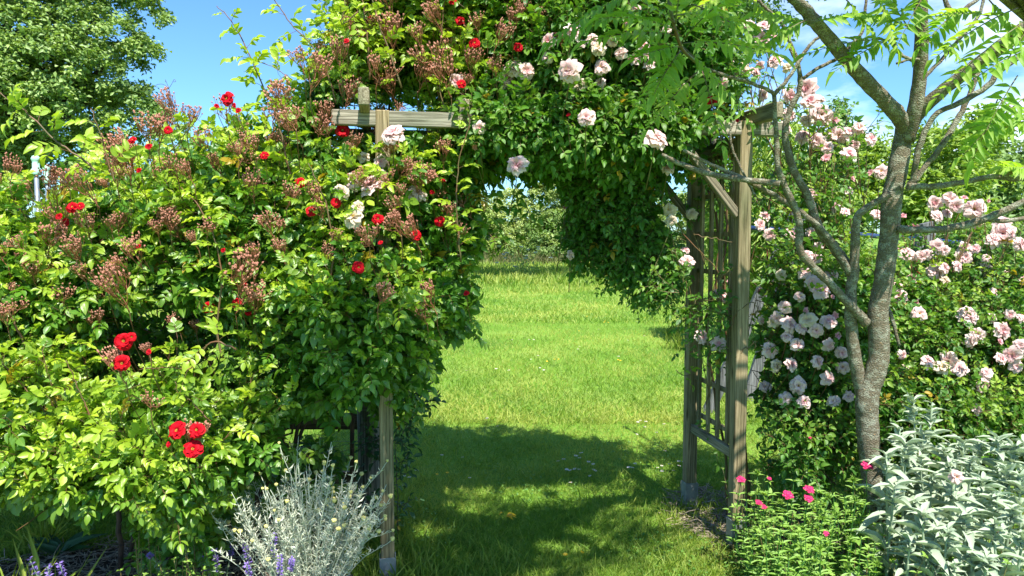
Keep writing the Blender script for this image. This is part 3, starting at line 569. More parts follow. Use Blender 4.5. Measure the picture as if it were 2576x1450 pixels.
far_tree('weeping_willow', 'pale weeping willow with hanging narrow leaves behind the right arch post', 'willow', (P(1975, 640, 10)[0], 10), [GB(1960, 420, 10, 80, 120, .9), GB(1900, 520, 10, 70, 100, .8), GB(2030, 520, 10, 70, 110, .8), GB(1840, 480, 10.3, 60, 90, .8), GB(1960, 620, 10, 110, 100, .8)], 13000, .13, M['walnut'], .12, clump=.22, young=.8, per=16, hangs=.25, elong=.2, flat=(.7, .7, 1.3))

# ------------------------------------------------------------------ timber swing frame with blue bar behind the pink rose
M['blue'] = plain('dark_blue_metal', (.02, .045, .12), .25, (.02, .04, .10), 10, spec=.8)
M['redplas'] = plain('red_plastic', (.75, .03, .015), .4, (.68, .03, .015), 10, trans=.2)
sw = empty('garden_swing', tuple(P(2050, 600, 6.5)*[1, 1, 0]), 'grey leaning timber swing frame with dark blue bar behind the pink rose', 'swing frame')
for pa, pb, Y in (((2008, 530), (1860, 860), 6.4), ((2025, 545), (1925, 860), 6.9), ((2330, 560), (2400, 900), 6.5), ((2320, 565), (2290, 900), 7.0)):
    a = P(pa[0], pa[1], Y); c = P(pb[0], pb[1], Y); c = a+(c-a)*(a[2]/(a[2]-c[2])); b = MB(); v = nrm(a-c); u = nrm(np.cross(v, [0, 1, 0])); box(b, (a+c)/2, (.05, .03, np.linalg.norm(a-c)/2), rot=np.stack([u, np.cross(v, u), v], 1)); W(sw, b.build('leg', M['swingwood'], sw, smooth=False))
b = MB(); tube(b, [P(1880, 573, 6.5), P(2130, 588, 6.55), P(2430, 612, 6.6)], .022, 10); W(sw, b.build('crossbar', M['blue'], sw))
b = MB(); tube(b, [P(2230, 602, 6.5), P(2305, 650, 6.5), P(2310, 670, 6.5), P(2295, 720, 6.5)], [.006, .012, .03, .02], 6); W(sw, b.build('red_strap', M['redplas'], sw))
pl = empty('black_pole', tuple(P(1738, 780, 5.0)*[1, 1, 0]), 'slim black metal pole with red tape rising left of the far right arch post', 'pole')
b = MB(); a = P(1737, 600, 5.0); tube(b, [(a[0], a[1], 0), tuple(a)], .011, 10); W(pl, b.build('shaft', M['blue'], pl))
b = MB(); tube(b, [P(1739, 588, 4.97), P(1737, 600, 4.97), P(1739, 618, 4.97), P(1735, 628, 4.97)], [.009, .015, .010, .014], 6); W(pl, b.build('tape', M['redplas'], pl))
tn = MB(); a = P(2052, 508, 5.2); tube(tn, [a+[0, 0, z] for z in (-.055, -.04, 0, .03, .045, .3)], [.004, .022, .036, .026, .004, .001], 12)
tag(tn.build('bird_feeder', plain('teal_glazed_ceramic', (.05, .28, .32), .25, (.04, .24, .28), 10)), 'teal drop-shaped feeder hanging among the leaves behind the slanting branches', 'bird feeder')
# ------------------------------------------------------------------ flowers
def petal_tpl(cup=.3, notch=.0, ruf=.05, n=4, m_=4):
    V = []; UVv = []; F = []
    for i in range(n+1):
        t = i/n
        for j in range(m_+1):
            s = j/m_*2-1; w_ = (.22+.95*math.sin(min(1, t*1.05)*math.pi*.62))*.5
            y = t*(1-.16*s*s*t+notch*(1-abs(s))*t); z = cup*(s*s)*w_*1.2+.22*math.sin(t*2.4)-.28*t*t*t+ruf*math.sin(s*5+t*4)*t
            V.append((s*w_, y, z)); UVv.append((.5+s*.5, t))
    for i in range(n):
        for j in range(m_): a = i*(m_+1)+j; F.append((a, a+1, a+m_+2, a+m_+1))
    Lf = np.array([i for f in F for i in f]); UVv = np.array(UVv); return np.array(V), Lf, np.full(len(F), 4), UVv[Lf]
PET = [petal_tpl(.3, .12, .06), petal_tpl(.5, -.04, .10), petal_tpl(.15, .2, .08), petal_tpl(.35, .05, .16)]
RPET = [petal_tpl(.35, -.02, .05), petal_tpl(.5, -.04, .08), petal_tpl(.25, 0, .06)]
def rosette(mb, rings, size, jit, m=0, tp=None, wr=(.5, .86)):
    """rings: (count, tilt from axis, petal length, offset radius, height, colour attr)"""
    for cnt, tilt, ln, off, h, a in rings:
        ph = U(0, 6.28)+np.arange(cnt)/cnt*6.283+R.normal(0, jit, cnt); t = tilt+R.normal(0, jit*.8, cnt)
        rad = np.stack([np.cos(ph), np.sin(ph), np.zeros(cnt)], 1); zz = np.array([0, 0, 1.])
        d = rad*np.sin(t)[:, None]+zz*np.cos(t)[:, None]; nn = zz*np.sin(t)[:, None]-rad*np.cos(t)[:, None]
        l_ = ln*size*U(.82, 1.12, cnt); leaves(mb, rad*off*size+zz*h*size, d, nn, l_, l_*U(wr[0], wr[1], cnt), np.clip(a+R.normal(0, .08, cnt), 0, 1), R.random(cnt), tp or PET, m)
def pink_proto(kind):
    b = MB()
    if kind == 'open': rosette(b, [(10, 1.68, .52, .02, 0, .02), (11, 1.42, .5, .03, .03, .06), (11, 1.15, .44, .03, .07, .15), (10, .9, .36, .04, .1, .3), (7, .65, .28, .04, .12, .5), (6, .35, .22, .03, .13, .75)], 1, .22)
    elif kind == 'cup': rosette(b, [(7, 1.35, .5, .02, 0, .05), (8, 1.05, .48, .03, .02, .12), (8, .8, .42, .04, .05, .3), (7, .5, .36, .04, .07, .5), (5, .25, .3, .02, .09, .8)], 1, .18)
    elif kind == 'flop': rosette(b, [(8, 1.9, .5, .02, 0, .02), (8, 1.65, .52, .02, .02, .05), (8, 1.3, .44, .04, .05, .12), (6, .9, .36, .03, .08, .25)], 1, .3)
    elif kind == 'bud': rosette(b, [(5, .7, .46, .05, 0, .7), (5, .4, .44, .05, .02, .8), (4, .2, .4, .02, .04, 1)], 1, .12)
    for i in range(9):
        a = i*.7; tube(b, [(0, 0, .04), (.03*math.cos(a), .03*math.sin(a), .16), (.06*math.cos(a), .06*math.sin(a), .22)], [.006, .005, .01], 4, m=1)
    tube(b, [(0, 0, -.14), (0, 0, -.10), (0, 0, -.04), (0, 0, .0)], [.015, .055, .06, .05], 7, m=2)
    return b
CU = plain('green_calyx', (.10, .20, .05), .6)
def pm(kind, mat, name): b = pink_proto(kind); o = b.build(name, [mat, M['stamen'], CU], link=False); return o.data
PINK = [pm('open', M['pinkpetal'], 'pink_rose_bloom'), pm('open', M['pinkpetal'], 'pink_rose_bloom'), pm('cup', M['pinkpetal'], 'pink_rose_bloom'), pm('flop', M['pinkpetal'], 'pink_rose_bloom'), pm('open', M['pinkpetal'], 'pink_rose_bloom'), pm('cup', M['pinkpetal'], 'pink_rose_bloom'), pm('flop', M['pinkpetal'], 'pink_rose_bloom')]
PBUD = [pm('bud', M['pinkpetal'], 'pink_rosebud')]; CREAM = [pm('flop', M['creampetal'], 'faded_bloom'), pm('open', M['creampetal'], 'faded_bloom')]
def red_mesh(open_):
    b = MB()
    if open_: rosette(b, [(6, 1.45, .5, .03, 0, .05), (7, 1.2, .46, .05, .03, .2), (7, .9, .36, .08, .06, .1), (5, .6, .24, .1, .08, .4)], 1, .14, tp=RPET, wr=(.8, 1.05))
    else: rosette(b, [(5, .95, .5, .04, 0, .1), (6, .65, .45, .05, .03, .3), (5, .35, .38, .04, .04, .7)], 1, .14, tp=RPET, wr=(.8, 1.05))
    for i in range(16 if open_ else 0):
        a = i*2.4; r = .03+.045*(i/16); tube(b, [(r*math.cos(a)*.4, r*math.sin(a)*.4, .06), (r*math.cos(a), r*math.sin(a), .17), (r*1.2*math.cos(a), r*1.2*math.sin(a), .2)], [.006, .006, .013], 4, m=1)
    tube(b, [(0, 0, -.16), (0, 0, -.11), (0, 0, -.04), (0, 0, .0)], [.02, .06, .07, .05], 7, m=2); return b.build('red_bloom', [M['redpetal'], M['stamen'], CU], link=False).data
RED = [red_mesh(True), red_mesh(True), red_mesh(False)]
def cluster_mesh(n, wide, tall):
    """branched spray of spent buds, about 1 unit wide"""
    b = MB(); tips = []
    main = smooth_path([(0, 0, 0), (.03, .02, .25*tall), (0, 0, .5*tall)], 3); tube(b, main, np.linspace(.018, .012, len(main)), 5)
    nb = 6
    for i in range(nb):
        a = i*2.4+U(-.3, .3); s = main[int(U(1, len(main)-1))] if i else main[-1]
        e = np.array([math.cos(a)*wide*U(.18, .36), math.sin(a)*wide*U(.18, .36), tall*U(.55, .8)]); md = (s+e)/2+[0, 0, -.04]; tube(b, smooth_path([s, md, e], 3), .0095, 4)
        for j in range(n//nb):
            a2 = j*2.4+U(-.4, .4); t = e+np.array([math.cos(a2)*U(.03, .20)*wide, math.sin(a2)*U(.03, .20)*wide, U(.12, .42)*tall]); s2 = e*U(.75, 1)+s*(0); s2 = s+(e-s)*U(.6, 1)
            tube(b, smooth_path([s2, (s2+t)/2+[math.cos(a2)*.03, math.sin(a2)*.03, -.03], t], 2), .0062, 4); tips.append((t, nrm(t-s2)))
    for t, d in tips:
        d = nrm(d+[0, 0, .5]); r = U(.020, .030); pts = np.array([t+d*k for k in (-.008, .012, .035, .055, .075)]); tube(b, pts, [.006, r, r*1.05, r*.45, .003], 6, b=U(0, 1), m=1)
        if R.random() < .6:
            k = 5; a = np.arange(k)/k*6.283; u = nrm(np.cross(d, [1, 0, .3])); v = np.cross(d, u)
            leaves(b, np.tile(t+d*.045, (k, 1)), np.cos(a)[:, None]*u+np.sin(a)[:, None]*v+d*U(-.3, .6), np.tile(d, (k, 1)), .045, .016, 0, .5, SMALL, m=1)
        elif R.random() < .2: rosette(b, [], 1, 0)
    return b.build('bud_spray', [M['rustcane'], M['bud']], link=False).data
CLU = [cluster_mesh(int(U(26, 62)), U(.8, 1.25), U(.7, 1.1)) for _ in range(9)]
def facing(d, roll=None):
    d = Vector(d).normalized(); q = d.to_track_quat('Z', 'Y'); m = q.to_matrix() @ Matrix.Rotation(U(0, 6.28) if roll is None else roll, 3, 'Z'); return m.to_euler()
def put(mesh, name, parent, pos, d, size, roll=None):
    o = bpy.data.objects.new(name, mesh); sc.collection.objects.link(o); o.parent = parent
    o.location = Vector(pos)-Vector(parent.location); o.rotation_euler = facing(d, roll); o.scale = (size, size, size*U(.85, 1.1)); return o

# ------------------------------------------------------------------ the red rose: hedge and left half of the arch
HED = [BL(40, 790, 3.35, 300, 260, .45), BL(360, 720, 3.45, 270, 220, .45), BL(640, 620, 3.5, 230, 210, .42), BL(880, 590, 3.5, 210, 215, .36), BL(250, 960, 3.5, 300, 240, .36),
       BL(620, 900, 3.5, 280, 210, .36), BL(900, 800, 3.35, 190, 200, .34), BL(150, 1080, 3.1, 250, 130, .35), BL(330, 1160, 3.0, 220, 110, .34), BL(-250, 850, 3.3, 300, 330, .5), BL(520, 1080, 3.25, 220, 150, .36), BL(480, 1260, 3.25, 110, 130, .28), BL(420, 1330, 3.3, 80, 80, .2)]
TOP = [BL(1010, 230, 4.0, 150, 140, .36), BL(1130, 120, 4.02, 220, 150, .38), BL(1020, 450, 3.62, 150, 100, .26), BL(1330, 170, 3.75, 190, 110, .36), BL(830, 330, 3.6, 80, 90, .22), BL(1230, 320, 3.5, 90, 60, .12), BL(1150, -40, 3.75, 300, 120, .4)]
RECT = [(838, 270, 1095, 326, 9), (898, 240, 950, 300, 9), (930, 1000, 995, 1440, 3.40), (855, 1010, 930, 1300, 4.0), (1150, 620, 1700, 1200, 9), (990, 930, 1720, 1440, 9), (68, 385, 112, 540, 9), (0, 1290, 330, 1440, 9), (600, 1210, 930, 1440, 9), (720, 1050, 845, 1100, 9), (270, 780, 560, 950, 3.36), (1100, 850, 1200, 1440, 9)]
red = empty('red_climbing_rose', (-.75, 3.6, 0), 'large red climbing rose with spent bud sprays filling the left hedge and arch', 'climbing rose')
lm, sm = MB(), MB()
p, d = shell(HED, 2100, .86, bias=lambda d: .35+.75*(-d[:, 1])+.3*d[:, 2]); k = clumpy(p, .2); p, d = p[k], d[k]; n = len(p)
dd = nrm(d*.8+[0, -.15, .45]+R.normal(0, .35, (n, 3))); hz = p[:, 2]
shoots(lm, sm, p-d*.10, dd, U(.13, .27, n), L_=.112, ll=.049, ww=.60, rects=RECT, youngk=np.clip((d[:, 2]+.65), .25, 1.3)*np.clip(1.6-hz*0-.1, 0, 1.3))
p = inside(HED, 620); n = len(p); shoots(lm, sm, p, R.normal(0, 1, (n, 3))+[0, 0, .5], U(.15, .3, n), nodes=6, L_=.11, ll=.050, ww=.64, rects=RECT, youngk=.1, rad=.003)
p, d = shell(TOP, 1100, .86, bias=lambda d: .4+.7*(-d[:, 1])+.4*d[:, 2]); k = clumpy(p, .25); p, d = p[k], d[k]; n = len(p)
dd = nrm(d*.7+[0, -.15, .6]+R.normal(0, .35, (n, 3))); shoots(lm, sm, p-d*.10, dd, U(.12, .27, n), L_=.10, ll=.044, ww=.58, rects=RECT, youngk=np.clip(d[:, 2]+.5, .15, 1))
p = inside(TOP, 260); n = len(p); shoots(lm, sm, p, R.normal(0, 1, (n, 3))+[0, 0, .5], U(.12, .25, n), nodes=6, rects=RECT, youngk=.1, rad=.003)
FW = [BL(1030, 120, 3.6, 150, 100, .14), BL(1200, 70, 3.65, 150, 110, .15), BL(900, 200, 3.5, 60, 70, .12), BL(1180, 235, 3.6, 90, 45, .14)]
p, d = shell(FW, 240, .85, bias=lambda d: .3+.7*(-d[:, 1])+.5*d[:, 2]); n = len(p)
shoots(lm, sm, p-d*.06, nrm(d*.5+[0, -.1, .7]+R.normal(0, .35, (n, 3))), U(.12, .26, n), L_=.10, ll=.044, ww=.55, base_young=.35, youngk=1.0, rects=RECT)
# leaves hanging on the near-left arch side
HL = [BL(1085, 560, 3.6, 85, 110, .2), BL(1080, 760, 3.5, 90, 120, .18), BL(1010, 930, 3.45, 50, 60, .14), BL(1150, 545, 3.8, 55, 85, .2), BL(1150, 400, 3.8, 90, 60, .25), BL(880, 980, 3.4, 90, 70, .2), BL(980, 800, 3.42, 90, 160, .2), BL(740, 1150, 3.65, 120, 50, .2)]
p, d = shell(HL, 420, .8); n = len(p); shoots(lm, sm, p-d*.05, nrm(d*.7+[0, -.2, -.15]+R.normal(0, .4, (n, 3))), U(.08, .18, n), L_=.11, ll=.05, ww=.62, rects=[r for r in RECT if r[0] not in (990, 1150)]+[(1215, 430, 1700, 1200, 9), (1160, 850, 1700, 1200, 9), (1080, 940, 1700, 1200, 9)], youngk=.35, up=-.05)
# bright young growth in the lower left, standing forward
p, d = shell([BL(130, 1090, 2.85, 170, 110, .22), BL(330, 1170, 2.85, 190, 90, .22), BL(60, 940, 2.95, 80, 60, .2), BL(470, 1010, 2.95, 80, 60, .18)], 75, .85, bias=lambda d: .3+.8*(-d[:, 1]))
n = len(p); shoots(lm, sm, p-d*.08, nrm(d*.7+[-.25, -.15, .3]+R.normal(0, .3, (n, 3))), U(.14, .28, n), L_=.11, ll=.049, ww=.58, base_young=.2, youngk=1.0, rects=[(0, 1290, 330, 1440, 9), (60, 385, 125, 460, 9)])
# long canes
def cane(sm_, lm_, pts, Ys, w0, w1, leafy=True, step=22, ll=.04, young=.6, L_=.10, pairs=3, droop=.3, m=0, sides=6, dirz=.2):
    Ys = np.linspace(Ys[0], Ys[1], len(pts)) if isinstance(Ys, tuple) else np.full(len(pts), Ys)
    c = smooth_path([P(a, b, y) for (a, b), y in zip(pts, Ys)], 5, .002); tube(sm_, c, np.linspace(w0, w1, len(c)), sides, m=m, b=U(0, 1))
    # thorns
    for i in range(2, len(c)-2, 2):
        a = U(0, 6.28); dr = np.array([math.cos(a), math.sin(a)*.5, .1]); rr = w0+(w1-w0)*i/len(c); tube(sm_, [c[i]+dr*rr*.6, c[i]+dr*(rr+.006)], [.0018, .0003], 3, m=m)
    if leafy:
        sg = np.linalg.norm(np.diff(c, axis=0), axis=1); cum = np.concatenate([[0], np.cumsum(sg)]); s = np.arange(.03, cum[-1], .042); n = len(s)
        q = np.stack([np.interp(s, cum, c[:, i]) for i in range(3)], 1); tg = nrm(np.stack([np.interp(s, cum, np.gradient(c, axis=0)[:, i]) for i in range(3)], 1)); ph = np.arange(n)*2.4
        s1 = nrm(np.cross(tg, [0.1, 1, .1])); s2 = np.cross(s1, tg); rd = s1*np.cos(ph)[:, None]+s2*np.sin(ph)[:, None]*.6
        e = np.minimum(1, (1-np.abs(s/cum[-1]*2-1)**6))*(.55+.45*(1-s/cum[-1])); compound(lm_, sm_ if m == 0 else None, q, rd+tg*.45+[0, -.1, dirz], np.tile([0, -.25, 1.], (n, 1))+R.normal(0, .25, (n, 3)), L_*e, pairs, ll*e, .55, np.clip(young+.3*s/cum[-1]+R.normal(0, .1, n), 0, 1), R.random(n), droop=droop)
    return c
RC = [([(735, 480), (730, 440), (712, 360), (690, 280), (655, 200), (610, 100), (575, 45), (545, 15)], 3.1, .005, .0016),
      ([(845, 260), (820, 170), (780, 110), (740, 70), (700, 15), (680, -20)], 3.3, .004, .002), ([(735, 200), (700, 175), (655, 155), (610, 148)], 3.1, .002, .001),
      ([(240, 430), (215, 405), (165, 370), (130, 345), (70, 285), (30, 260), (-5, 228)], 2.8, .0045, .0018), ([(290, 460), (270, 400), (252, 335), (228, 272)], 2.85, .003, .0014),
      ([(822, 800), (828, 740), (835, 660), (835, 600), (822, 520), (795, 450), (775, 410)], 3.0, .006, .002), ([(1160, 660), (1150, 560), (1148, 470), (1160, 380), (1180, 320), (1175, 270)], 3.2, .004, .0018),
      ([(930, 200), (925, 100), (915, 20), (905, -40)], 3.3, .005, .002), ([(1010, 220), (975, 120), (950, 50), (930, -30)], 3.25, .005, .003), ([(1120, 290), (1105, 200), (1110, 90), (1120, -20)], 3.35, .004, .002),
      ([(560, 900), (545, 820), (560, 700), (540, 600), (500, 520), (455, 470)], 2.95, .005, .002), ([(210, 1110), (200, 1060), (120, 950), (60, 860), (20, 780)], 2.85, .006, .003), ([(330, 1170), (250, 1130), (160, 1080), (90, 1010), (20, 930), (0, 900)], 2.75, .004, .0015),
      ([(230, 1060), (210, 1010), (185, 950), (165, 905)], 2.7, .003, .0013), ([(300, 1250), (200, 1210), (100, 1165), (20, 1150)], 2.7, .003, .0013), ([(400, 1200), (330, 1180), (300, 1100), (250, 1060)], 2.7, .003, .0013),
      ([(595, 880), (530, 860), (480, 925), (420, 925), (350, 930)], 2.7, .0035, .002), ([(530, 1060), (480, 1010), (450, 990), (440, 960)], 2.7, .003, .0013),
      ([(900, 30), (860, 60), (870, 10), (850, -20)], 3.2, .003, .002), ([(620, 340), (600, 300), (580, 280), (572, 262)], 2.95, .002, .0015), ([(430, 380), (460, 350), (470, 310), (465, 275)], 2.95, .002, .0015)]
for k_, (pts, Y, w0, w1) in enumerate(RC): cane(sm, lm, pts, Y, w0, w1, young=.65, ll=.056 if k_ < 5 else .045, L_=.135 if k_ < 5 else .11)
for pts, Y in (([(1130, 470), (1190, 490), (1250, 545), (1285, 630)], 3.5), ([(1140, 520), (1200, 560), (1240, 600), (1245, 640)], 3.45), ([(1160, 400), (1260, 440), (1320, 500), (1340, 590)], 3.65)): cane(sm, lm, pts, Y, .003, .0015, young=0, ll=.06, L_=.13)
# bare thick stems low down, rising from the ground behind the leaves
bs = MB()
for pts, Y, w0, w1 in (([(660, 1400), (650, 1200), (700, 1100), (780, 1010), (860, 900)], 3.55, .014, .008), ([(600, 1400), (570, 1250), (640, 1120), (760, 1040), (900, 960)], 3.6, .012, .006), ([(640, 1400), (645, 1280), (690, 1180), (730, 1080), (760, 980)], 3.5, .008, .005),
                      ([(300, 1400), (290, 1250), (200, 1050), (120, 900)], 3.3, .013, .007), ([(700, 1400), (740, 1150), (760, 900), (800, 500)], 3.7, .012, .006), ([(880, 1000), (900, 800), (940, 500), (980, 250)], 3.8, .012, .006), ([(320, 1400), (380, 1200), (500, 1000), (560, 800)], 3.4, .01, .006), ([(640, 1400), (800, 1000), (1000, 600), (1080, 350)], 3.75, .011, .006)):
    c = smooth_path([P(a, b, Y)*[1, 1, 1] for a, b in pts], 5, .006); c[0][2] = 0; tube(bs, c, np.linspace(w0, w1, len(c)), 7, rough=.08)
W(red, bs.build('old_stem', M['twig'], red))
tn = MB(); tube(tn, smooth_path([P(450, 350, 2.95), P(438, 300, 2.95), P(430, 260, 2.95), P(425, 222, 2.95)], 4), .0012, 4)
for a, s in (((395, 213), -1), ((438, 200), 1), ((416, 200), .3)): tube(tn, smooth_path([P(425, 222, 2.95), P((425+a[0])/2, 212, 2.95), P(a[0], a[1], 2.95), P(a[0]+s*4, a[1]+5, 2.95), P(a[0]-s*2, a[1]+6, 2.95)], 4), .0009, 4)
W(red, tn.build('tendril', M['twig'], red))
RF = [(573, 250, 30), (862, 330, 30), (776, 413, 22), (782, 533, 22), (846, 510, 22), (951, 551, 24), (1046, 591, 24), (1106, 557, 22), (1133, 565, 18), (902, 673, 26), (525, 773, 26), (597, 763, 22), (627, 784, 18), (716, 654, 16), (313, 858, 38), (332, 848, 20), (309, 914, 36), (376, 886, 14), (448, 1085, 42), (497, 1083, 36), (486, 1132, 42), (426, 1118, 14), (1174, 738, 14), (1195, 110, 24), (1303, 120, 20), (1157, 54, 20), (1140, 5, 18), (935, 47, 14), (872, 105, 14), (1160, 212, 20), (352, 430, 14), (424, 328, 18), (335, 353, 18), (375, 370, 16), (185, 523, 26), (165, 560, 22), (203, 520, 20), (150, 545, 16), (350, 620, 12), (563, 630, 12), (665, 393, 20), (755, 460, 22), (947, 315, 20), (1115, 457, 12), (1088, 484, 12), (958, 612, 12), (878, 600, 12), (545, 268, 12), (590, 266, 12), (600, 280, 14), (372, 505, 10), (1790, 255, 22), (1770, 257, 12), (1855, 305, 10), (1430, 290, 10), (618, 718, 12)]
BLR = HED+TOP+HL+FW
for i, (a, b, s) in enumerate(RF):
    Y = front(a, b, BLR, 3.0)-.17; Y = 2.42 if (a < 620 and b > 840) else max(2.55, Y); q = P(a, b, Y); big = s > 17
    d = np.array([U(-.35, .35), -1, U(.05, .75)]); put(RED[i % 2] if big else RED[2], 'bloom', red, q, d, SZ(s, Y)*1.12); tube(sm, smooth_path([q-nrm(d)*.01, q+[0, .02, -.035], q+[U(-.02, .02), .08, -.12]], 3), .0013, 4)
BC = [(430, 300, 66), (470, 310, 60), (375, 335, 90), (335, 375, 90), (400, 350, 70), (120, 440, 76), (175, 445, 70), (25, 440, 56), (140, 490, 84), (250, 480, 90), (300, 460, 70), (330, 430, 76), (160, 545, 64), (230, 580, 60), (120, 600, 76), (60, 600, 60), (300, 560, 70), (360, 640, 84), (450, 425, 66), (490, 440, 60), (560, 420, 56), (600, 390, 76), (645, 370, 66), (720, 255, 84), (745, 285, 90), (690, 300, 60), (780, 200, 84), (765, 155, 64), (860, 160, 76), (900, 120, 66), (945, 185, 84), (1000, 225, 76), (1050, 190, 90), (1100, 150, 90), (1135, 205, 84), (990, 100, 76), (1060, 100, 66), (1120, 60, 66), (1180, 180, 56), (1205, 60, 66), (1290, 60, 60), (1350, 50, 60), (1360, 15, 60), (640, 480, 66), (720, 500, 60), (690, 560, 76), (720, 640, 60), (600, 700, 84), (592, 745, 90), (640, 770, 66), (950, 740, 76), (930, 590, 64), (1010, 560, 74), (1005, 520, 60), (950, 320, 80), (1060, 600, 76), (1100, 760, 66), (1075, 790, 56), (820, 640, 44), (850, 600, 40), (35, 760, 66), (20, 800, 60), (325, 740, 90), (160, 740, 60), (318, 925, 84), (378, 885, 34), (380, 1010, 60), (470, 1100, 96), (520, 570, 60), (1150, 575, 60), (1190, 530, 50), (1120, 540, 50), (575, 275, 80), (450, 285, 70), (210, 640, 60), (270, 700, 60), (430, 560, 60), (980, 380, 60), (1060, 430, 60), (870, 250, 70), (760, 330, 70), (990, 20, 70), (1240, 110, 60), (1090, 10, 60), (20, 640, 60), (90, 690, 56), (1000, 430, 56), (1300, 20, 60), (1250, 170, 56), (820, 290, 60)]
for i, (a, b, s) in enumerate(BC[:100]):
    Y = max(2.6, front(a, b, BLR, 3.15)-U(.12, .2)) if not (a < 620 and b > 840) else 2.46; sz = SZ(s, Y)*1.05; q = P(a, b+s*.5, Y)
    put(CLU[i % 9], 'bud_spray', red, q, (U(-.6, .6), -.35+U(-.4, .2), 1), sz*U(.85, 1.15)); tube(sm, smooth_path([q+[0, 0, .01], q+[0, .02, -.06], q+[U(-.03, .03), .12, -.16]], 3), .0018, 4)
# beyond the hundred largest, the smaller spent sprays are one part
xs = MB(); p, d = shell(HED[:4]+[HED[4], HED[9]]+TOP+FW+FW, 190, .86, bias=lambda d: .1+.9*(-d[:, 1])+.6*d[:, 2]); k = clear(p+[0, -.12, .12], RECT) & (p[:, 2] > 1.05); p, d = p[k], d[k]
for q, dd in zip(p, d):
    me = CLU[int(U(0, 9))]; co = np.empty(len(me.vertices)*3, np.float32); me.vertices.foreach_get('co', co); co = co.reshape(-1, 3); lv = np.empty(len(me.loops), np.int32); me.loops.foreach_get('vertex_index', lv)
    tt = np.empty(len(me.polygons), np.int32); me.polygons.foreach_get('loop_total', tt); mi = np.empty(len(me.polygons), np.int32); me.polygons.foreach_get('material_index', mi)
    rm = np.array(facing((U(-.5, .5), -.4+U(-.3, .2), 1)).to_matrix()); s_ = U(.06, .11); o_ = q+dd*.06+np.array([0, -.05, .03]); xs.V.append(co@rm.T*s_+o_); xs.L.append(lv+xs.n); xs.T.append(tt); xs.M.append(mi); xs.UV.append(np.zeros((len(lv), 2))); xs.A.append(np.zeros(len(co))); xs.B.append(np.zeros(len(co))); xs.n += len(co)
    tube(sm, smooth_path([o_, o_+[0, .04, -.07], o_+[0, .14, -.15]], 2), .0016, 4)
tag(W(red, xs.build('small_bud_sprays', [M['rustcane'], M['bud']], red)), kind='stuff')
W(red, lm.build('foliage', M['rose'], red)); W(red, sm.build('young_canes', M['cane'], red))

# ------------------------------------------------------------------ pink roses
PA = [(1435, 85, 48), (1385, 107, 40), (1465, 65, 22), (1490, 100, 30), (1505, 122, 32), (1463, 112, 24), (1563, 135, 34), (1378, 145, 34), (1433, 180, 46), (1323, 180, 42), (1293, 175, 36), (1303, 222, 32), (1513, 170, 34), (1598, 155, 40), (1628, 145, 30), (1460, 215, 32), (1510, 210, 24), (1388, 238, 28), (1433, 250, 24), (1475, 298, 52), (1648, 350, 52), (1300, 420, 46), (1678, 75, 24), (1835, 75, 30), (1883, 67, 36), (1920, 70, 30), (1913, 100, 40), (1825, 152, 38), (1868, 175, 38), (1895, 185, 32), (1913, 165, 24), (1818, 212, 30), (1858, 207, 34), (1843, 240, 28), (1915, 240, 26), (1678, 230, 26), (1723, 220, 24), (1420, 525, 14), (1435, 642, 24), (1678, 425, 38), (1683, 527, 30), (1688, 555, 32), (1740, 538, 24), (1723, 632, 28), (1728, 660, 34), (1833, 705, 20), (1850, 724, 36), (1810, 745, 40), (1763, 848, 40), (1808, 865, 36), (1149, 205, 36), (1159, 262, 26), (1269, 258, 28), (1206, 322, 34), (989, 342, 46), (974, 367, 26), (1086, 355, 38), (1196, 370, 20), (916, 395, 32), (959, 408, 32), (956, 440, 30), (889, 455, 40), (939, 472, 58), (859, 485, 42), (1049, 487, 42), (901, 522, 34), (889, 548, 40), (1274, 200, 34), (1600, 25, 24), (1580, 60, 22), (1635, 165, 34), (1540, 105, 30), (1620, 120, 28), (1948, 157, 32), (1979, 170, 26), (1945, 95, 22)]
PB = [(1980, 240, 38), (2032, 225, 48), (2062, 250, 26), (2040, 262, 40), (2065, 290, 46), (1982, 290, 40), (2030, 303, 32), (1972, 325, 32), (2097, 305, 18), (2020, 345, 36), (2057, 355, 32), (2107, 343, 44), (2132, 333, 34), (2160, 323, 26), (2187, 352, 32), (2080, 372, 30), (2132, 390, 38), (2077, 400, 20), (2135, 425, 18), (2150, 365, 22), (2190, 435, 16), (2217, 433, 36), (2140, 452, 18), (2040, 488, 30), (2132, 482, 22), (2102, 523, 28), (2125, 535, 22), (1990, 592, 32), (2040, 590, 30), (2057, 620, 28), (1937, 590, 26), (1910, 565, 26), (1923, 545, 32), (1965, 692, 30), (2030, 645, 30), (2055, 650, 26), (2122, 600, 28), (2160, 640, 28), (2025, 687, 34), (2042, 710, 32), (2092, 692, 34), (2062, 720, 30), (2012, 747, 32), (1975, 773, 38), (1957, 800, 30), (1985, 818, 38), (1945, 812, 26), (2032, 805, 38), (2024, 783, 16), (2052, 830, 36), (2015, 827, 28), (2082, 810, 40), (2102, 792, 18), (2065, 733, 36), (2090, 748, 18), (1980, 847, 28), (2005, 867, 38), (2085, 868, 32), (2107, 847, 20), (2115, 887, 32), (2055, 910, 38), (2122, 925, 34), (1987, 917, 34), (1950, 920, 40), (1935, 880, 36), (1925, 973, 38), (2007, 970, 38), (2082, 952, 34), (1975, 1003, 38), (2022, 1012, 36), (2097, 1010, 38), (2135, 998, 34), (1918, 805, 22), (1905, 735, 20)]
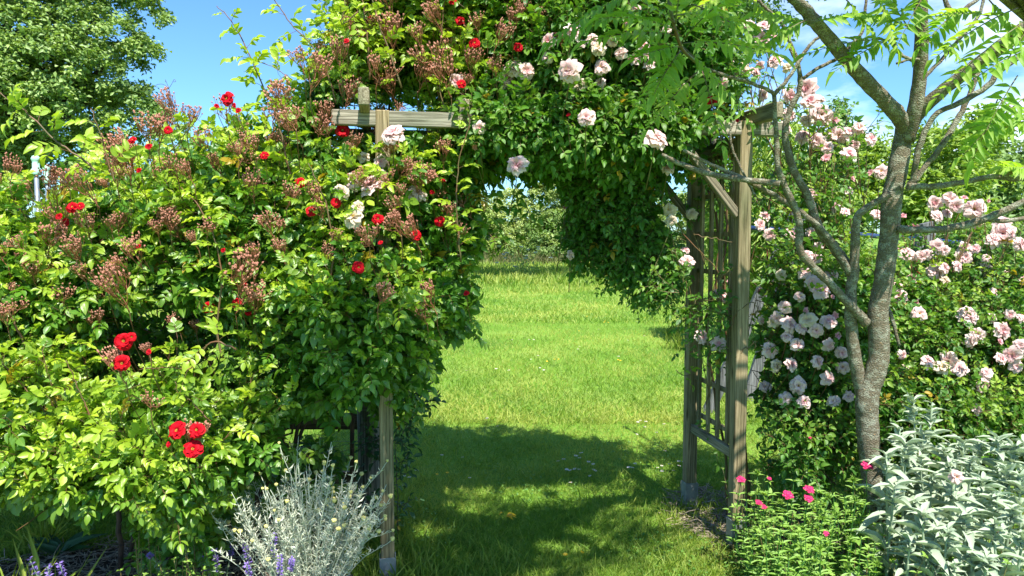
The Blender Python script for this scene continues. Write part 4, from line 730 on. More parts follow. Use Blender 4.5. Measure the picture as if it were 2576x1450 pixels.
PC = [(2175, 787, 22), (2175, 740, 20), (2205, 540, 30), (2190, 682, 26), (2351, 512, 32), (2390, 502, 38), (2425, 500, 14), (2405, 518, 32), (2357, 545, 34), (2380, 538, 22), (2452, 527, 46), (2482, 505, 12), (2455, 560, 36), (2522, 565, 34), (2522, 587, 44), (2540, 588, 26), (2497, 605, 38), (2562, 615, 32), (2300, 570, 20), (2272, 547, 18), (2257, 625, 20), (2282, 640, 30), (2315, 645, 30), (2332, 640, 22), (2357, 617, 30), (2375, 630, 28), (2427, 625, 30), (2455, 628, 26), (2425, 648, 34), (2482, 650, 24), (2405, 670, 30), (2352, 685, 38), (2372, 675, 26), (2375, 707, 24), (2292, 702, 26), (2482, 685, 36), (2535, 702, 40), (2567, 707, 28), (2257, 720, 30), (2262, 745, 36), (2322, 740, 32), (2312, 790, 36), (2432, 797, 42), (2495, 800, 26), (2515, 830, 42), (2460, 840, 38), (2440, 857, 36), (2510, 862, 16), (2267, 892, 26), (2275, 935, 30), (2330, 910, 38), (2387, 905, 42), (2367, 925, 38), (2410, 928, 42), (2512, 905, 34), (2547, 892, 40), (2555, 922, 32), (2567, 870, 32), (2480, 940, 24), (2470, 970, 36), (2457, 1030, 26), (2567, 800, 28), (2540, 790, 24), (2500, 735, 22), (2300, 760, 18)]
PAB = [BL(1440, 170, 3.72, 190, 120, .34), BL(1640, 140, 3.75, 150, 130, .36), BL(1400, 320, 3.75, 170, 90, .3), BL(1580, 330, 3.8, 170, 110, .32), BL(1740, 210, 3.8, 80, 110, .28), BL(1460, 10, 3.8, 260, 80, .4), BL(1640, 400, 3.9, 80, 70, .25)]
CUR = [BL(1500, 440, 3.95, 110, 80, .28), BL(1540, 530, 3.95, 110, 90, .24), BL(1610, 610, 3.92, 80, 80, .2), BL(1660, 680, 3.9, 45, 45, .12), BL(1330, 400, 4.0, 90, 35, .25), BL(1460, 620, 3.95, 35, 40, .1)]
pr = empty('pink_climbing_rose', tuple(FR_*[1, 1, 0]+[.12, .1, 0]), 'pale pink climbing rose draped over the arch with a dark hanging leafy curtain', 'climbing rose')
lm, sm = MB(), MB()
RP = [(1205, 455, 1410, 1440, 9), (1710, 860, 1900, 1440, 9), (845, 275, 1105, 332, 3.5), (1865, 310, 1905, 1440, 3.62), (1745, 345, 1900, 1440, 9), (1690, 460, 1745, 580, 9), (1150, 700, 1600, 1440, 9), (1215, 455, 1260, 500, 9)]
p, d = shell(PAB, 760, .85, bias=lambda d: .45+.6*(-d[:, 1])+.3*d[:, 2]); n = len(p); shoots(lm, sm, p-d*.08, nrm(d*.8+[0, -.15, .3]+R.normal(0, .4, (n, 3))), U(.1, .24, n), pairs=2, L_=.10, ll=.044, ww=.62, rects=RP, youngk=np.clip(d[:, 2]*.8+.1, 0, .7))
FP = [BL(1280, 310, 3.42, 100, 45, .12), BL(1420, 320, 3.46, 110, 55, .13), BL(1560, 325, 3.48, 110, 55, .13), BL(1680, 315, 3.52, 60, 45, .1), BL(1420, 120, 3.5, 120, 80, .12)]
p, d = shell(FP, 210, .85, bias=lambda d: .3+.8*(-d[:, 1])); n = len(p); shoots(lm, sm, p-d*.04, nrm(d*.7+[0, -.15, .1]+R.normal(0, .4, (n, 3))), U(.08, .18, n), pairs=2, L_=.10, ll=.044, ww=.62, rects=RP, youngk=.3)
for pts, Y in (([(1400, 440), (1365, 500), (1350, 590)], 3.9), ([(1470, 600), (1490, 660), (1500, 705)], 3.85), ([(1590, 660), (1640, 710), (1655, 745)], 3.85), ([(1640, 640), (1700, 680), (1690, 730)], 3.85), ([(1530, 640), (1560, 680), (1575, 715)], 3.85), ([(1420, 560), (1430, 600), (1440, 640)], 3.9), ([(1700, 930), (1720, 945), (1745, 940)], 3.9), ([(1690, 790), (1720, 800), (1750, 790)], 3.8)): cane(sm, lm, pts, Y, .0025, .0013, young=.05, ll=.045, L_=.10, pairs=2)
p = inside(PAB, 260); n = len(p); shoots(lm, sm, p, R.normal(0, 1, (n, 3)), U(.12, .25, n), nodes=6, pairs=2, rects=RP, youngk=.05, rad=.003)
p, d = shell(CUR, 380, .8); n = len(p); shoots(lm, sm, p-d*.06, nrm(d*.6+[0, -.1, -.35]+R.normal(0, .35, (n, 3))), U(.1, .2, n), pairs=2, L_=.09, ll=.038, ww=.60, rects=[r for r in RP if r[0] != 1150]+[(1260, 670, 1420, 1440, 9), (1420, 700, 1480, 900, 9)], youngk=.1, up=-.2)
p = inside(CUR, 150); n = len(p); shoots(lm, sm, p, R.normal(0, 1, (n, 3))+[0, 0, -.3], U(.1, .2, n), nodes=6, pairs=2, ll=.04, rects=RP, youngk=0)
# sprays climbing the right side of the arch, inside and on the trellis
SP = [BL(1755, 740, 3.62, 55, 45, .08), BL(1740, 850, 3.75, 30, 40, .05), BL(1820, 860, 3.85, 20, 100, .05), BL(1780, 360, 3.75, 70, 45, .12), BL(1830, 480, 4.15, 30, 60, .1), BL(1830, 1080, 3.9, 15, 50, .04), BL(1720, 430, 4.15, 50, 70, .1), BL(1830, 290, 3.7, 60, 40, .1)]
p, d = shell(SP, 125, .7); n = len(p); shoots(lm, sm, p, nrm(d+[0, -.2, 0]+R.normal(0, .4, (n, 3))), U(.08, .17, n), nodes=5, pairs=2, L_=.085, ll=.036, ww=.55, rects=[(1868, 330, 1905, 1440, 3.6), (1690, 940, 1760, 1300, 9)], youngk=.4)
cs = MB()
for pts, Y, w0, w1 in (([(1890, 1400), (1880, 1200), (1850, 1000), (1820, 700), (1790, 500), (1700, 400), (1600, 300)], 4.1, .012, .006), ([(1830, 1300), (1825, 1150), (1800, 1000), (1780, 800), (1830, 600), (1810, 420), (1760, 300)], 3.95, .008, .005), ([(1885, 1300), (1860, 1000), (1800, 700), (1830, 560), (1770, 440), (1730, 300)], 3.9, .006, .004),
                      ([(1655, 480), (1720, 590), (1790, 660), (1850, 740)], 3.7, .003, .002), ([(1745, 590), (1800, 600), (1850, 612)], 3.6, .002, .002), ([(1700, 330), (1500, 250), (1300, 300), (1150, 350)], 3.8, .008, .004), ([(1900, 795), (1905, 775), (1890, 760), (1850, 790), (1840, 830)], 3.55, .003, .002), ([(1900, 880), (1898, 862), (1870, 880), (1850, 900)], 3.55, .003, .002)):
    c = smooth_path([P(a, b, Y) for a, b in pts], 5, .004); 
    if pts[0][1] > 1250: c[0][2] = 0
    tube(cs, c, np.linspace(w0, w1, len(c)), 6, rough=.06)
W(pr, cs.build('old_stem', M['cane'], pr))
def flowers(lst, parent, blobs, dflt, wilt=(), off=.12, sm_=None):
    st_ = sm_
    for i, (a, b, s) in enumerate(lst):
        Y = front(a, b, blobs, None); free = Y is None; Y = dflt+U(-.12, .12) if free else Y-off
        if s >= 44 and a < 1700: Y = min(Y, 3.12)
        q = P(a, b, Y); d = np.array([U(-.9, .8), -1, U(-.3, 1.1)])
        if s < 21: mesh, k = PBUD[0], 1.5
        elif s < 44 and (i in wilt or R.random() < .06): mesh, k = CREAM[i % 2], 1.22
        else: mesh, k = PINK[int(U(0, len(PINK)))], 1.18
        put(mesh, 'bloom', parent, q, d, SZ(s, Y)*k*U(.68, 1.0))
        e = q+np.array([U(-.05, .05), .14, -.2]) if not free else q+np.array([U(-.12, .12), .05, -.32])
        tube(st_, smooth_path([q-nrm(d)*.01, q+[0, .02, -.05], e], 3), np.linspace(.0013, .0026, 7), 4)
flowers(PA, pr, PAB+CUR+TOP+HED+FP+FW, 3.75, sm_=sm, wilt=(11, 52, 54, 56, 58, 60, 65, 66, 40, 41, 42))
W(pr, lm.build('foliage', M['pinkleaf'], pr)); W(pr, sm.build('young_canes', M['greencane'], pr))

def pink_shrub(base, label, full, sparse, lst, ns, nsp, dfl, rects, canes):
    e = empty('pink_shrub_rose', base, label, 'rose bush'); lm, sm = MB(), MB()
    p, d = shell(full, ns, .85, bias=lambda d: .4+.7*(-d[:, 1])+.3*d[:, 2]); n = len(p); shoots(lm, sm, p-d*.06, nrm(d*.8+[0, -.15, .35]+R.normal(0, .4, (n, 3))), U(.1, .24, n), pairs=2, L_=.095, ll=.038, ww=.6, youngk=np.clip(d[:, 2]+.35, .1, 1), rects=rects)
    p = inside(full, ns//3); n = len(p); shoots(lm, sm, p, R.normal(0, 1, (n, 3)), U(.12, .25, n), nodes=6, pairs=2, ll=.038, rects=rects, youngk=.1, rad=.003)
    p = inside(sparse, nsp); n = len(p); shoots(lm, sm, p, nrm(R.normal(0, .5, (n, 3))+[0, -.1, .8]), U(.12, .26, n), nodes=6, pairs=2, L_=.09, ll=.036, youngk=.7, rects=rects, rad=.0022)
    for pts, Y, w0, w1 in canes: cane(sm, lm, pts, Y, w0, w1, leafy=False)
    flowers(lst, e, full, dfl, off=.14, sm_=sm, wilt=(6, 33, 47))
    W(e, lm.build('foliage', M['pinkleaf'], e)); W(e, sm.build('young_canes', M['cane'], e)); return e
pink_shrub((1.55, 4.0, 0), 'pink shrub rose crowding between the right arch post and the lichened trunk', [BL(2010, 860, 3.85, 110, 230, .3), BL(2090, 1000, 3.8, 130, 170, .3), BL(1990, 1110, 3.7, 100, 130, .28), BL(2110, 780, 3.95, 90, 130, .28)],
           [BL(2020, 560, 3.95, 100, 150, .25), BL(2100, 430, 4.0, 90, 110, .2), BL(1990, 330, 3.95, 60, 110, .2), BL(2090, 640, 3.95, 80, 80, .2)], PB, 440, 95, 3.85, [(1710, 200, 1908, 1440, 9)],
           [([(2000, 1300), (2010, 1000), (2020, 700), (2045, 480), (2060, 300)], 4.0, .008, .003), ([(2060, 1300), (2080, 900), (2110, 600), (2140, 400), (2150, 340)], 4.05, .008, .003), ([(2020, 1300), (1960, 900), (1930, 650), (1940, 480), (1985, 300)], 4.0, .007, .003), ([(2080, 1200), (2000, 800), (1960, 600), (1900, 500)], 4.0, .005, .003), ([(2100, 620), (2010, 480), (1920, 330), (1880, 180), (1910, 110)], 4.0, .006, .002), ([(1990, 560), (1985, 420), (1965, 300), (1930, 180)], 4.0, .004, .002), ([(2090, 700), (2070, 560), (2020, 420)], 3.9, .004, .002), ([(1900, 480), (1840, 350), (1860, 250), (1900, 200)], 3.95, .004, .002)])
pink_shrub((2.3, 4.1, 0), 'pink shrub rose arching along the right edge behind the woolly silver plants', [BL(2260, 880, 4.0, 110, 150, .3), BL(2400, 900, 4.0, 140, 140, .3), BL(2530, 880, 3.95, 110, 170, .3), BL(2300, 1060, 3.8, 150, 130, .3), BL(2480, 1060, 3.8, 150, 120, .3)],
           [BL(2480, 720, 4.1, 140, 90, .25), BL(2300, 730, 4.1, 100, 80, .2), BL(2400, 640, 4.15, 100, 60, .2)], PC, 540, 75, 3.95, [],
           [([(2280, 1200), (2300, 900), (2380, 720), (2430, 620), (2470, 540)], 3.95, .008, .003), ([(2270, 860), (2240, 790), (2200, 700), (2180, 640)], 3.8, .007, .004), ([(2290, 900), (2330, 760), (2400, 660), (2440, 590)], 3.9, .006, .003), ([(2400, 1200), (2420, 900), (2500, 700), (2540, 600)], 4.0, .007, .003), ([(2290, 860), (2340, 640), (2352, 520)], 4.0, .004, .002), ([(2320, 820), (2370, 700), (2500, 640), (2580, 600)], 4.0, .003, .0015), ([(2280, 800), (2290, 700), (2300, 600)], 4.05, .003, .002)])

# ------------------------------------------------------------------ sumac tree
su = empty('sumac_tree', tuple(P(2205, 1330, 3.3)*[1, 1, 0]), 'young sumac tree with lichen-covered forking trunk and feathery drooping leaves', 'tree')
tm = MB()
def limb(rows, Y, Y2=None, sides=14, ground=False, rough=.018):
    k = len(rows); Ys = np.linspace(Y, Y2 if Y2 else Y, k); A = np.array([np.concatenate([P(a, b, y), [SZ(w_, y)/2]]) for (a, b, w_), y in zip(rows, Ys)])
    if ground: A[0, 2] = -.02
    s = smooth_path(A, 5); s[1:-1, :3] += R.normal(0, .0012, (len(s)-2, 3)); tube(tm, s[:, :3], s[:, 3]*(1+.03*np.sin(np.arange(len(s))*.9+R.random()*6)+R.normal(0, .008, len(s))), sides, rough=rough); return s
limb([(2222, 1470, 62), (2210, 1300, 54), (2198, 1220, 52), (2188, 1140, 53), (2182, 1060, 55), (2182, 1000, 54), (2200, 945, 50), (2212, 880, 50), (2208, 800, 50), (2214, 750, 46), (2225, 690, 46), (2236, 600, 46), (2244, 500, 47), (2258, 430, 46), (2272, 350, 44), (2282, 300, 44)], 3.3, 3.15, 18, True)
limb([(2284, 330, 38), (2262, 295, 40), (2240, 268, 38), (2180, 205, 36), (2130, 150, 35), (2080, 90, 33), (2030, 30, 31), (1985, -15, 29), (1900, -90, 24)], 3.15, 2.7)
limb([(2284, 350, 34), (2300, 290, 36), (2314, 190, 34), (2318, 90, 32), (2314, -10, 32), (2300, -150, 26)], 3.14, 2.9)
limb([(2290, 320, 30), (2320, 275, 32), (2375, 225, 31), (2440, 175, 32), (2510, 125, 34), (2590, 60, 34), (2700, -40, 28)], 3.15, 2.75)
limb([(2178, 1010, 40), (2158, 940, 34), (2148, 880, 31), (2140, 800, 29), (2142, 730, 27), (2150, 660, 24), (2152, 590, 21), (2160, 540, 19), (2200, 510, 17), (2240, 488, 18)], 3.28, 3.12)
limb([(2178, 812, 26), (2160, 790, 22), (2118, 745, 20), (2075, 700, 19), (2030, 655, 19), (2012, 625, 19), (2010, 560, 18), (1992, 505, 17), (1968, 455, 16), (1957, 420, 14), (1952, 330, 12), (1947, 235, 11)], 3.2, 3.0)
limb([(1947, 238, 11), (1990, 187, 9), (2030, 122, 9), (2064, 88, 7)], 3.0); limb([(1948, 237, 10), (1925, 222, 9), (1870, 203, 9), (1820, 188, 8), (1768, 168, 7)], 3.0, 2.8)
limb([(2148, 700, 26), (2125, 660, 26), (2095, 618, 25), (2060, 575, 22), (2035, 500, 19), (2000, 435, 18), (1982, 380, 17), (1975, 330, 16), (1988, 275, 15), (2006, 240, 13), (2013, 200, 12), (2005, 150, 10), (1985, 100, 9), (1965, 55, 9), (1930, 25, 8), (1895, -8, 8)], 3.25, 3.0)
limb([(2020, 197, 9), (2060, 170, 9), (2107, 146, 9), (2150, 105, 9), (2168, 80, 8), (2177, 20, 7), (2180, -20, 7)], 3.0); limb([(2012, 170, 6), (1990, 130, 6), (1985, 110, 6)], 3.0)
limb([(2282, 470, 22), (2310, 469, 16), (2357, 468, 15), (2432, 456, 13), (2497, 444, 13), (2540, 450, 12), (2600, 448, 11)], 3.12, 3.0); limb([(2520, 445, 9), (2550, 432, 9), (2572, 425, 8), (2600, 410, 7)], 3.0)
limb([(2288, 475, 20), (2300, 440, 15), (2308, 385, 15), (2330, 325, 14), (2360, 283, 13), (2412, 260, 14), (2482, 218, 15), (2520, 175, 13), (2600, 120, 12)], 3.13, 2.95)
limb([(2300, 460, 13), (2330, 415, 13), (2357, 385, 14), (2402, 312, 14), (2432, 255, 13), (2460, 180, 12)], 3.14, 3.1); limb([(2320, 200, 10), (2340, 180, 9), (2382, 135, 9), (2422, 88, 9), (2462, 40, 8), (2476, -10, 8)], 3.05)
limb([(2258, 577, 22), (2300, 578, 18), (2382, 575, 18), (2437, 563, 19), (2482, 549, 19), (2532, 528, 17), (2600, 495, 15)], 3.15, 3.0); limb([(2490, 552, 14), (2525, 556, 11), (2610, 544, 11)], 3.1)
limb([(2372, -10, 10), (2400, 38, 14), (2440, 12, 10), (2480, -15, 8)], 2.95); limb([(2400, 40, 12), (2401, 46, 7)], 2.95)
limb([(2140, 690, 18), (2085, 600, 15), (2030, 545, 14), (1970, 505, 13), (1910, 470, 12), (1850, 440, 11), (1790, 415, 9), (1720, 378, 8)], 3.2, 3.05); limb([(1962, 462, 16), (1920, 458, 15), (1860, 450, 15), (1790, 440, 14), (1730, 420, 13), (1690, 402, 11), (1665, 388, 8)], 3.05, 3.1)
limb([(2262, 870, 8), (2240, 790, 10), (2215, 750, 12)], 3.3); limb([(1900, 495, 7), (1880, 455, 6), (1845, 380, 6), (1838, 330, 5), (1855, 290, 4)], 3.2); limb([(2255, 160, 6), (2290, 148, 7), (2312, 150, 7)], 3.0); limb([(2250, 110, 9), (2258, 130, 8), (2300, 155, 8)], 3.0)
for _ in range(5): pass
# crown above the frame, where the limbs go on and fork
CR = []
for i in range(19):
    a = U(0, 6.28); t = np.array([.5+math.cos(a)*U(.1, .95), 1.5+math.sin(a)*U(.1, .55), U(2.95, 3.5)]); s = [P(1985, -15, 2.7), P(2314, -10, 2.95), P(2600, 60, 2.75)][i % 3]
    c = smooth_path([s, (s+t)/2+R.normal(0, .05, 3), t], 5); tube(tm, c, np.linspace(.014, .006, len(c)), 7); CR.append(t)
W(su, tm.build('trunk', M['bark'], su))
lm = MB(); sm = None
def sleaf(px, py, Y, dx, dy, dY, L_, pairs=9, ll=.085, young=.3, nrm_=(0, -.55, 1), droop=.22):
    ll = ll*.8; L_ = L_*.92
    """frond from a pixel towards a direction (photo pixels) and depth"""
    p0 = P(px, py, Y); d = nrm(P(px+dx, py+dy, Y+dY)-p0); n = 1
    compound(lm, None, p0[None], d[None], np.array([nrm_]), L_, pairs+2, ll, .31, young, U(0, 1), tpls=LANCE, splay=1.15, droop=droop)
    pts = np.array([p0+d*L_*t+np.array([0, 0, -1])*L_*droop*t*t for t in np.linspace(0, 1, 7)]); tube(lm, pts, np.linspace(.0028, .001, 7), 5, m=1)
fr = [(1715, 90, 2.55, -330, -60, -.1, .36), (1715, 118, 2.55, -260, 0, -.2, .22), (1712, 80, 2.5, -230, -110, -.2, .38), (1715, 125, 2.6, -110, 120, -.2, .24), (1720, 120, 2.6, 130, 110, 0, .32), (1715, 110, 2.5, 150, -20, -.15, .36), (1715, 105, 2.5, 110, -140, -.2, .36), (1700, 60, 2.5, -150, -120, -.1, .34), (1700, 60, 2.45, 20, -200, -.1, .3), (1690, 40, 2.5, 180, -30, .1, .34),
      (1718, 135, 2.6, -150, 140, 0, .22), (1760, 160, 2.8, 60, 170, -.1, .30), (1650, 20, 2.5, -260, 30, 0, .36), (1600, -20, 2.5, -200, 70, 0, .32), (1740, 10, 2.5, 140, 50, 0, .30), (1755, 180, 2.8, -100, 90, 0, .26), (1560, -30, 2.6, 60, 100, 0, .28),
      (2260, 100, 2.9, -300, -20, 0, .38), (2255, 95, 2.9, -220, 60, -.1, .30), (2285, 70, 2.85, -60, -100, 0, .26), (2290, 75, 2.85, 90, 30, 0, .22), (2290, 70, 2.85, -120, -60, 0, .24), (2050, 70, 2.8, -120, -60, 0, .26), (2040, 60, 2.8, 140, -50, 0, .26), (2030, 50, 2.75, -100, 40, 0, .22), (2120, -10, 2.8, 60, 60, 0, .2), (2200, -20, 2.8, 40, 80, 0, .2), (2330, -20, 2.8, -40, 60, 0, .2),
      (2560, 20, 2.6, -160, 60, 0, .32), (2570, 60, 2.6, -190, 120, 0, .36), (2510, 250, 2.95, -60, 120, 0, .26), (2500, 240, 2.95, 100, 60, -.1, .28), (2560, 190, 2.85, -80, 120, 0, .32), (2600, 230, 2.85, -150, 100, 0, .34), (2600, 120, 2.7, -120, 40, 0, .28), (2530, 160, 2.8, 60, -110, 0, .26), 
      (2600, 300, 2.9, -120, 20, 0, .22), (2490, 40, 2.7, -90, -20, 0, .22), (2480, -10, 2.7, 80, 90, 0, .24), (2420, 20, 2.8, -70, 50, 0, .2), (2600, 430, 3.0, -60, -20, 0, .14), (2560, 330, 2.95, -80, -30, 0, .2), (1900, -30, 2.7, -120, 20, 0, .3), (1870, -20, 2.7, 60, 50, 0, .24)]
for f in fr: sleaf(*f, young=U(.15, .7))
tube(lm, smooth_path([P(1768, 168, 2.8), P(1738, 145, 2.65), P(1712, 115, 2.55), P(1690, 40, 2.5), P(1680, -20, 2.5)], 4), .006, 7, m=1)
for t in CR:
    for i in range(9):
        a = U(0, 6.28); p0 = t+R.normal(0, .03, 3); d = nrm(np.array([math.cos(a), math.sin(a), U(-.1, .6)])); L_ = U(.3, .45)
        compound(lm, None, p0[None], d[None], np.array([[0, 0, 1.]]), L_, 9, .09, .28, U(.1, .6), U(0, 1), tpls=LANCE, splay=1.15, droop=.3)
        pts = np.array([p0+d*L_*q+np.array([0, 0, -1])*L_*.3*q*q for q in np.linspace(0, 1, 5)]); tube(lm, pts, .0022, 4, m=1)
W(su, lm.build('foliage', [M['sumac'], M['greencane']], su))

# ------------------------------------------------------------------ dark vine at the near left post
cv = empty('clematis_vine', (-.52, 3.5, 0), 'dark-leaved thin vine climbing at the foot of the near left arch post', 'vine'); lm, sm = MB(), MB()
vb = [BL(1025, 1060, 3.6, 55, 60, .06), BL(965, 1050, 3.75, 30, 60, .05), BL(1010, 1150, 3.6, 25, 60, .04), BL(900, 1150, 3.85, 20, 30, .04), BL(985, 1240, 3.6, 20, 60, .05)]
p, d = shell(vb, 46, .7); n = len(p); shoots(lm, sm, p, nrm(d+[.2, -.1, .3]+R.normal(0, .4, (n, 3))), U(.05, .12, n), nodes=4, pairs=1, L_=.06, ll=.04, ww=.5, youngk=.05)
for pts in ([(1000, 1440), (1000, 1250), (995, 1100), (1020, 1060), (1050, 1020)], [(990, 1400), (975, 1200), (960, 1080), (940, 1010)]): c = smooth_path([P(a, b, 3.62) for a, b in pts], 4, .004); c[0][2] = 0; tube(sm, c, .002, 5)
W(cv, lm.build('foliage', M['dock'], cv)); W(cv, sm.build('stems', M['twig'], cv))

# ------------------------------------------------------------------ silver curry plant
cp = empty('curry_plant', tuple(P(770, 1500, 3.0)*[1, 1, 0]), 'silvery needle-leaved plant with pale yellow button flowers before the old post', 'plant'); base = np.array(cp.location); lm, sm = MB(), MB(); tips = []
for i in range(165):
    a, r = U(0, 6.28), math.sqrt(U(0, 1)); e = base+np.array([math.cos(a)*r*.40, math.sin(a)*r*.30, U(.30, .50)+.13*(1-r)]); s = base+np.array([math.cos(a)*r*.1, math.sin(a)*r*.08, .02])
    if i < 26: e[2] += U(.05, .16)
    c = smooth_path([s, (s+e)/2+[0, 0, .03]+R.normal(0, .02, 3), e], 5, .002); tube(sm, c, np.linspace(.0022, .0011, len(c)), 4, b=U(0, 1)); tips.append(e)
    n = 34; k = R.uniform(.25, .93, n)*(len(c)-1); i0 = k.astype(int); q = c[i0]+(c[np.minimum(i0+1, len(c)-1)]-c[i0])*(k-i0)[:, None]; ph = U(0, 6.28, n)
    leaves(lm, q, np.stack([np.cos(ph)*.8, np.sin(ph)*.8, U(.3, 1, n)], 1), R.normal(0, 1, (n, 3))+[0, 0, .5], U(.02, .036, n), .0026, R.random(n), R.random(n), SMALL)
W(cp, lm.build('foliage', M['silver'], cp)); W(cp, sm.build('stems', M['silver'], cp))
M['button'] = plain('pale_yellow_button', (.72, .66, .26), .7, (.60, .52, .16), 300, bump=.5)
b = MB()
for i in range(16): a = i*2.4; r = .0055*math.sqrt(i/16); c = np.array([r*math.cos(a), r*math.sin(a), .004-r*.35]); tube(b, [c, c+[0, 0, .002], c+[0, 0, .0045]], [.0016, .0021, .0008], 5)
tube(b, [(0, 0, -.004), (0, 0, 0), (0, 0, .004)], [.002, .0055, .005], 8); bm_ = b.build('flower_head', M['button'], link=False).data
for t in tips[:96]:
    if R.random() < .8: put(bm_, 'flower_head', cp, t, (U(-.4, .4), U(-.4, .2), 1), U(.9, 1.6))

# ------------------------------------------------------------------ woolly silver lamb's ears
def lamb_stalk(parent, pos, h, lean, big):
    st_ = MB(); c = smooth_path([(0, 0, 0), (lean[0]*.35, lean[1]*.35, h*.5), (lean[0], lean[1], h)], 6); tube(st_, c, np.linspace(.0065, .004, len(c)), 8, a=.3, b=.5)
    s = st_.build('flower_stalk', M['wool'], parent); s.location = Vector(pos)-Vector(parent.location)
    lf = MB(); z = .06; k = 0; ph0 = U(0, 3)
    while z < h:
        t = z/h; q = np.array([np.interp(t, np.linspace(0, 1, len(c)), c[:, i]) for i in range(3)]); ph = ph0+k*math.pi/2; l_ = big*(1.0-.62*t)*U(.85, 1.15)
        for s_ in (0, math.pi):
            a = ph+s_+U(-.5, .5); d = np.array([math.cos(a), math.sin(a), U(.05, .75)+.5*t]); leaves(lf, (q+nrm(d)*.004)[None], d[None], np.array([[-math.cos(a)*.4, -math.sin(a)*.4, 1.]]), l_, l_*U(.29, .37), min(1, .2+.6*t), U(0, 1), WOOL)
        z += (.10-.045*t)*U(.85, 1.1); k += 1
    n = 26; kz = U(.86, 1.0, n); q = np.stack([np.interp(kz, np.linspace(0, 1, len(c)), c[:, i]) for i in range(3)], 1); ph = U(0, 6.28, n)
    leaves(lf, q, np.stack([np.cos(ph), np.sin(ph), U(.5, 1.6, n)], 1), R.normal(0, .4, (n, 3))+[0, 0, 1], big*U(.13, .3, n), big*.09, .7, R.random(n), WOOL); lf.build('leaves', M['wool'], s)
LE = [((2255, 1440, 3.1), 'woolly silver plant touching the right side of the tree trunk, in half shade', [(2230, 1145, 2.95), (2262, 1080, 3.15), (2280, 1115, 3.0), (2310, 1150, 3.05), (2250, 1230, 2.8), (2345, 1200, 2.95), (2300, 1260, 2.8)]),
      ((2340, 1440, 3.3), 'tallest woolly silver stalks standing up before the pink rose, right of the trunk', [(2298, 1010, 3.3), (2345, 1015, 3.3), (2325, 1090, 3.2), (2375, 1130, 3.1), (2390, 1170, 3.0), (2410, 1105, 3.25)]),
      ((2440, 1440, 3.0), 'woolly silver plant with a fallen pink bloom lodged in its leaves', [(2400, 1210, 2.75), (2425, 1110, 3.1), (2445, 1160, 2.95), (2470, 1210, 2.8), (2430, 1290, 2.65), (2385, 1330, 2.6), (2465, 1120, 3.15), (2440, 1380, 2.6)]),
      ((2540, 1440, 3.0), 'brightly sunlit woolly silver plant cut by the right edge', [(2510, 1105, 3.1), (2545, 1125, 3.1), (2530, 1180, 2.9), (2565, 1200, 2.85), (2510, 1240, 2.75), (2550, 1280, 2.65), (2500, 1320, 2.6), (2575, 1340, 2.6), (2575, 1110, 3.1)]),
      ((2340, 1500, 2.75), 'low woolly silver leaves at the foot of the taller stalks near the lower edge', [(2320, 1290, 2.65), (2355, 1330, 2.65), (2290, 1350, 2.65), (2345, 1400, 2.6), (2400, 1420, 2.55), (2480, 1400, 2.55)])]
for (bx, by, bY), lab, tops in LE:
    e = empty('lambs_ear', tuple(P(bx, by, bY)*[1, 1, 0]), lab, 'silver plant', 'woolly silver plants right of the trunk')
    for a, b_, Y in tops:
        t = P(a, b_, Y); ln = R.normal(0, .03, 2); lamb_stalk(e, (t[0]-ln[0], t[1]-ln[1], 0), t[2], ln, U(.17, .22))
        if R.random() < .3: q2 = (t[0]-ln[0]+R.normal(0, .05), t[1]+R.normal(0, .06), 0); lamb_stalk(e, q2, t[2]*U(.5, .75), R.normal(0, .03, 2), U(.13, .17))
e3 = [o for o in bpy.data.objects if o.name.startswith('lambs_ear')][2]
q = P(2405, 1200, 2.70); fb = bpy.data.objects.new('fallen_bloom', PINK[3]); sc.collection.objects.link(fb); fb.location = q; fb.rotation_euler = facing((-.2, -1, .3)); s = SZ(26, 2.7)*1.3; fb.scale = (s, s, s)
tag(fb, 'single fallen pale pink bloom resting on the woolly silver leaves', 'flower')

# ------------------------------------------------------------------ sweet william and other border plants
M['magenta'] = leaf_mat('magenta_petal', (.50, .003, .075), (.62, .008, .12), (.75, .05, .22), rough=.5, trans=.25, tk=(1, .4, .6), vein=.2)
def herb_stem(lm, sm, base, top, nodes, l_, wid, young=.4, spiky=False, tp=LANCE):
    c = smooth_path([base, (np.array(base)+top)/2+R.normal(0, .015, 3), top], 5); tube(sm, c, np.linspace(.0028, .0016, len(c)), 5)
    for k in range(nodes):
        t = .12+.86*k/(nodes-1); q = np.array([np.interp(t, np.linspace(0, 1, len(c)), c[:, i]) for i in range(3)]); ph = k*1.57+U(-.3, .3)
        a = np.array([ph, ph+math.pi, ph+U(.8, 1.4), ph-U(.8, 1.4)]); n = 4; f = l_*(1-.3*t)*U(.7, 1.15, n)*[1, 1, .55, .55]
        leaves(lm, np.tile(q, (n, 1)), np.stack([np.cos(a), np.sin(a), U(.3, .9, n)], 1), np.stack([-np.cos(a)*.5, -np.sin(a)*.5-.2, np.ones(n)], 1), f, f*wid, np.clip(young+.4*t+R.normal(0, .1, n), 0, 1), R.random(n), tp)
    if spiky:
        n = 34; ph = U(0, 6.28, n); el = U(.1, 1.4, n); d = np.stack([np.cos(ph)*np.cos(el), np.sin(ph)*np.cos(el), np.sin(el)], 1); leaves(lm, np.tile(top, (n, 1)), d, R.normal(0, 1, (n, 3)), U(.018, .03, n), .0028, .9, R.random(n), SMALL)
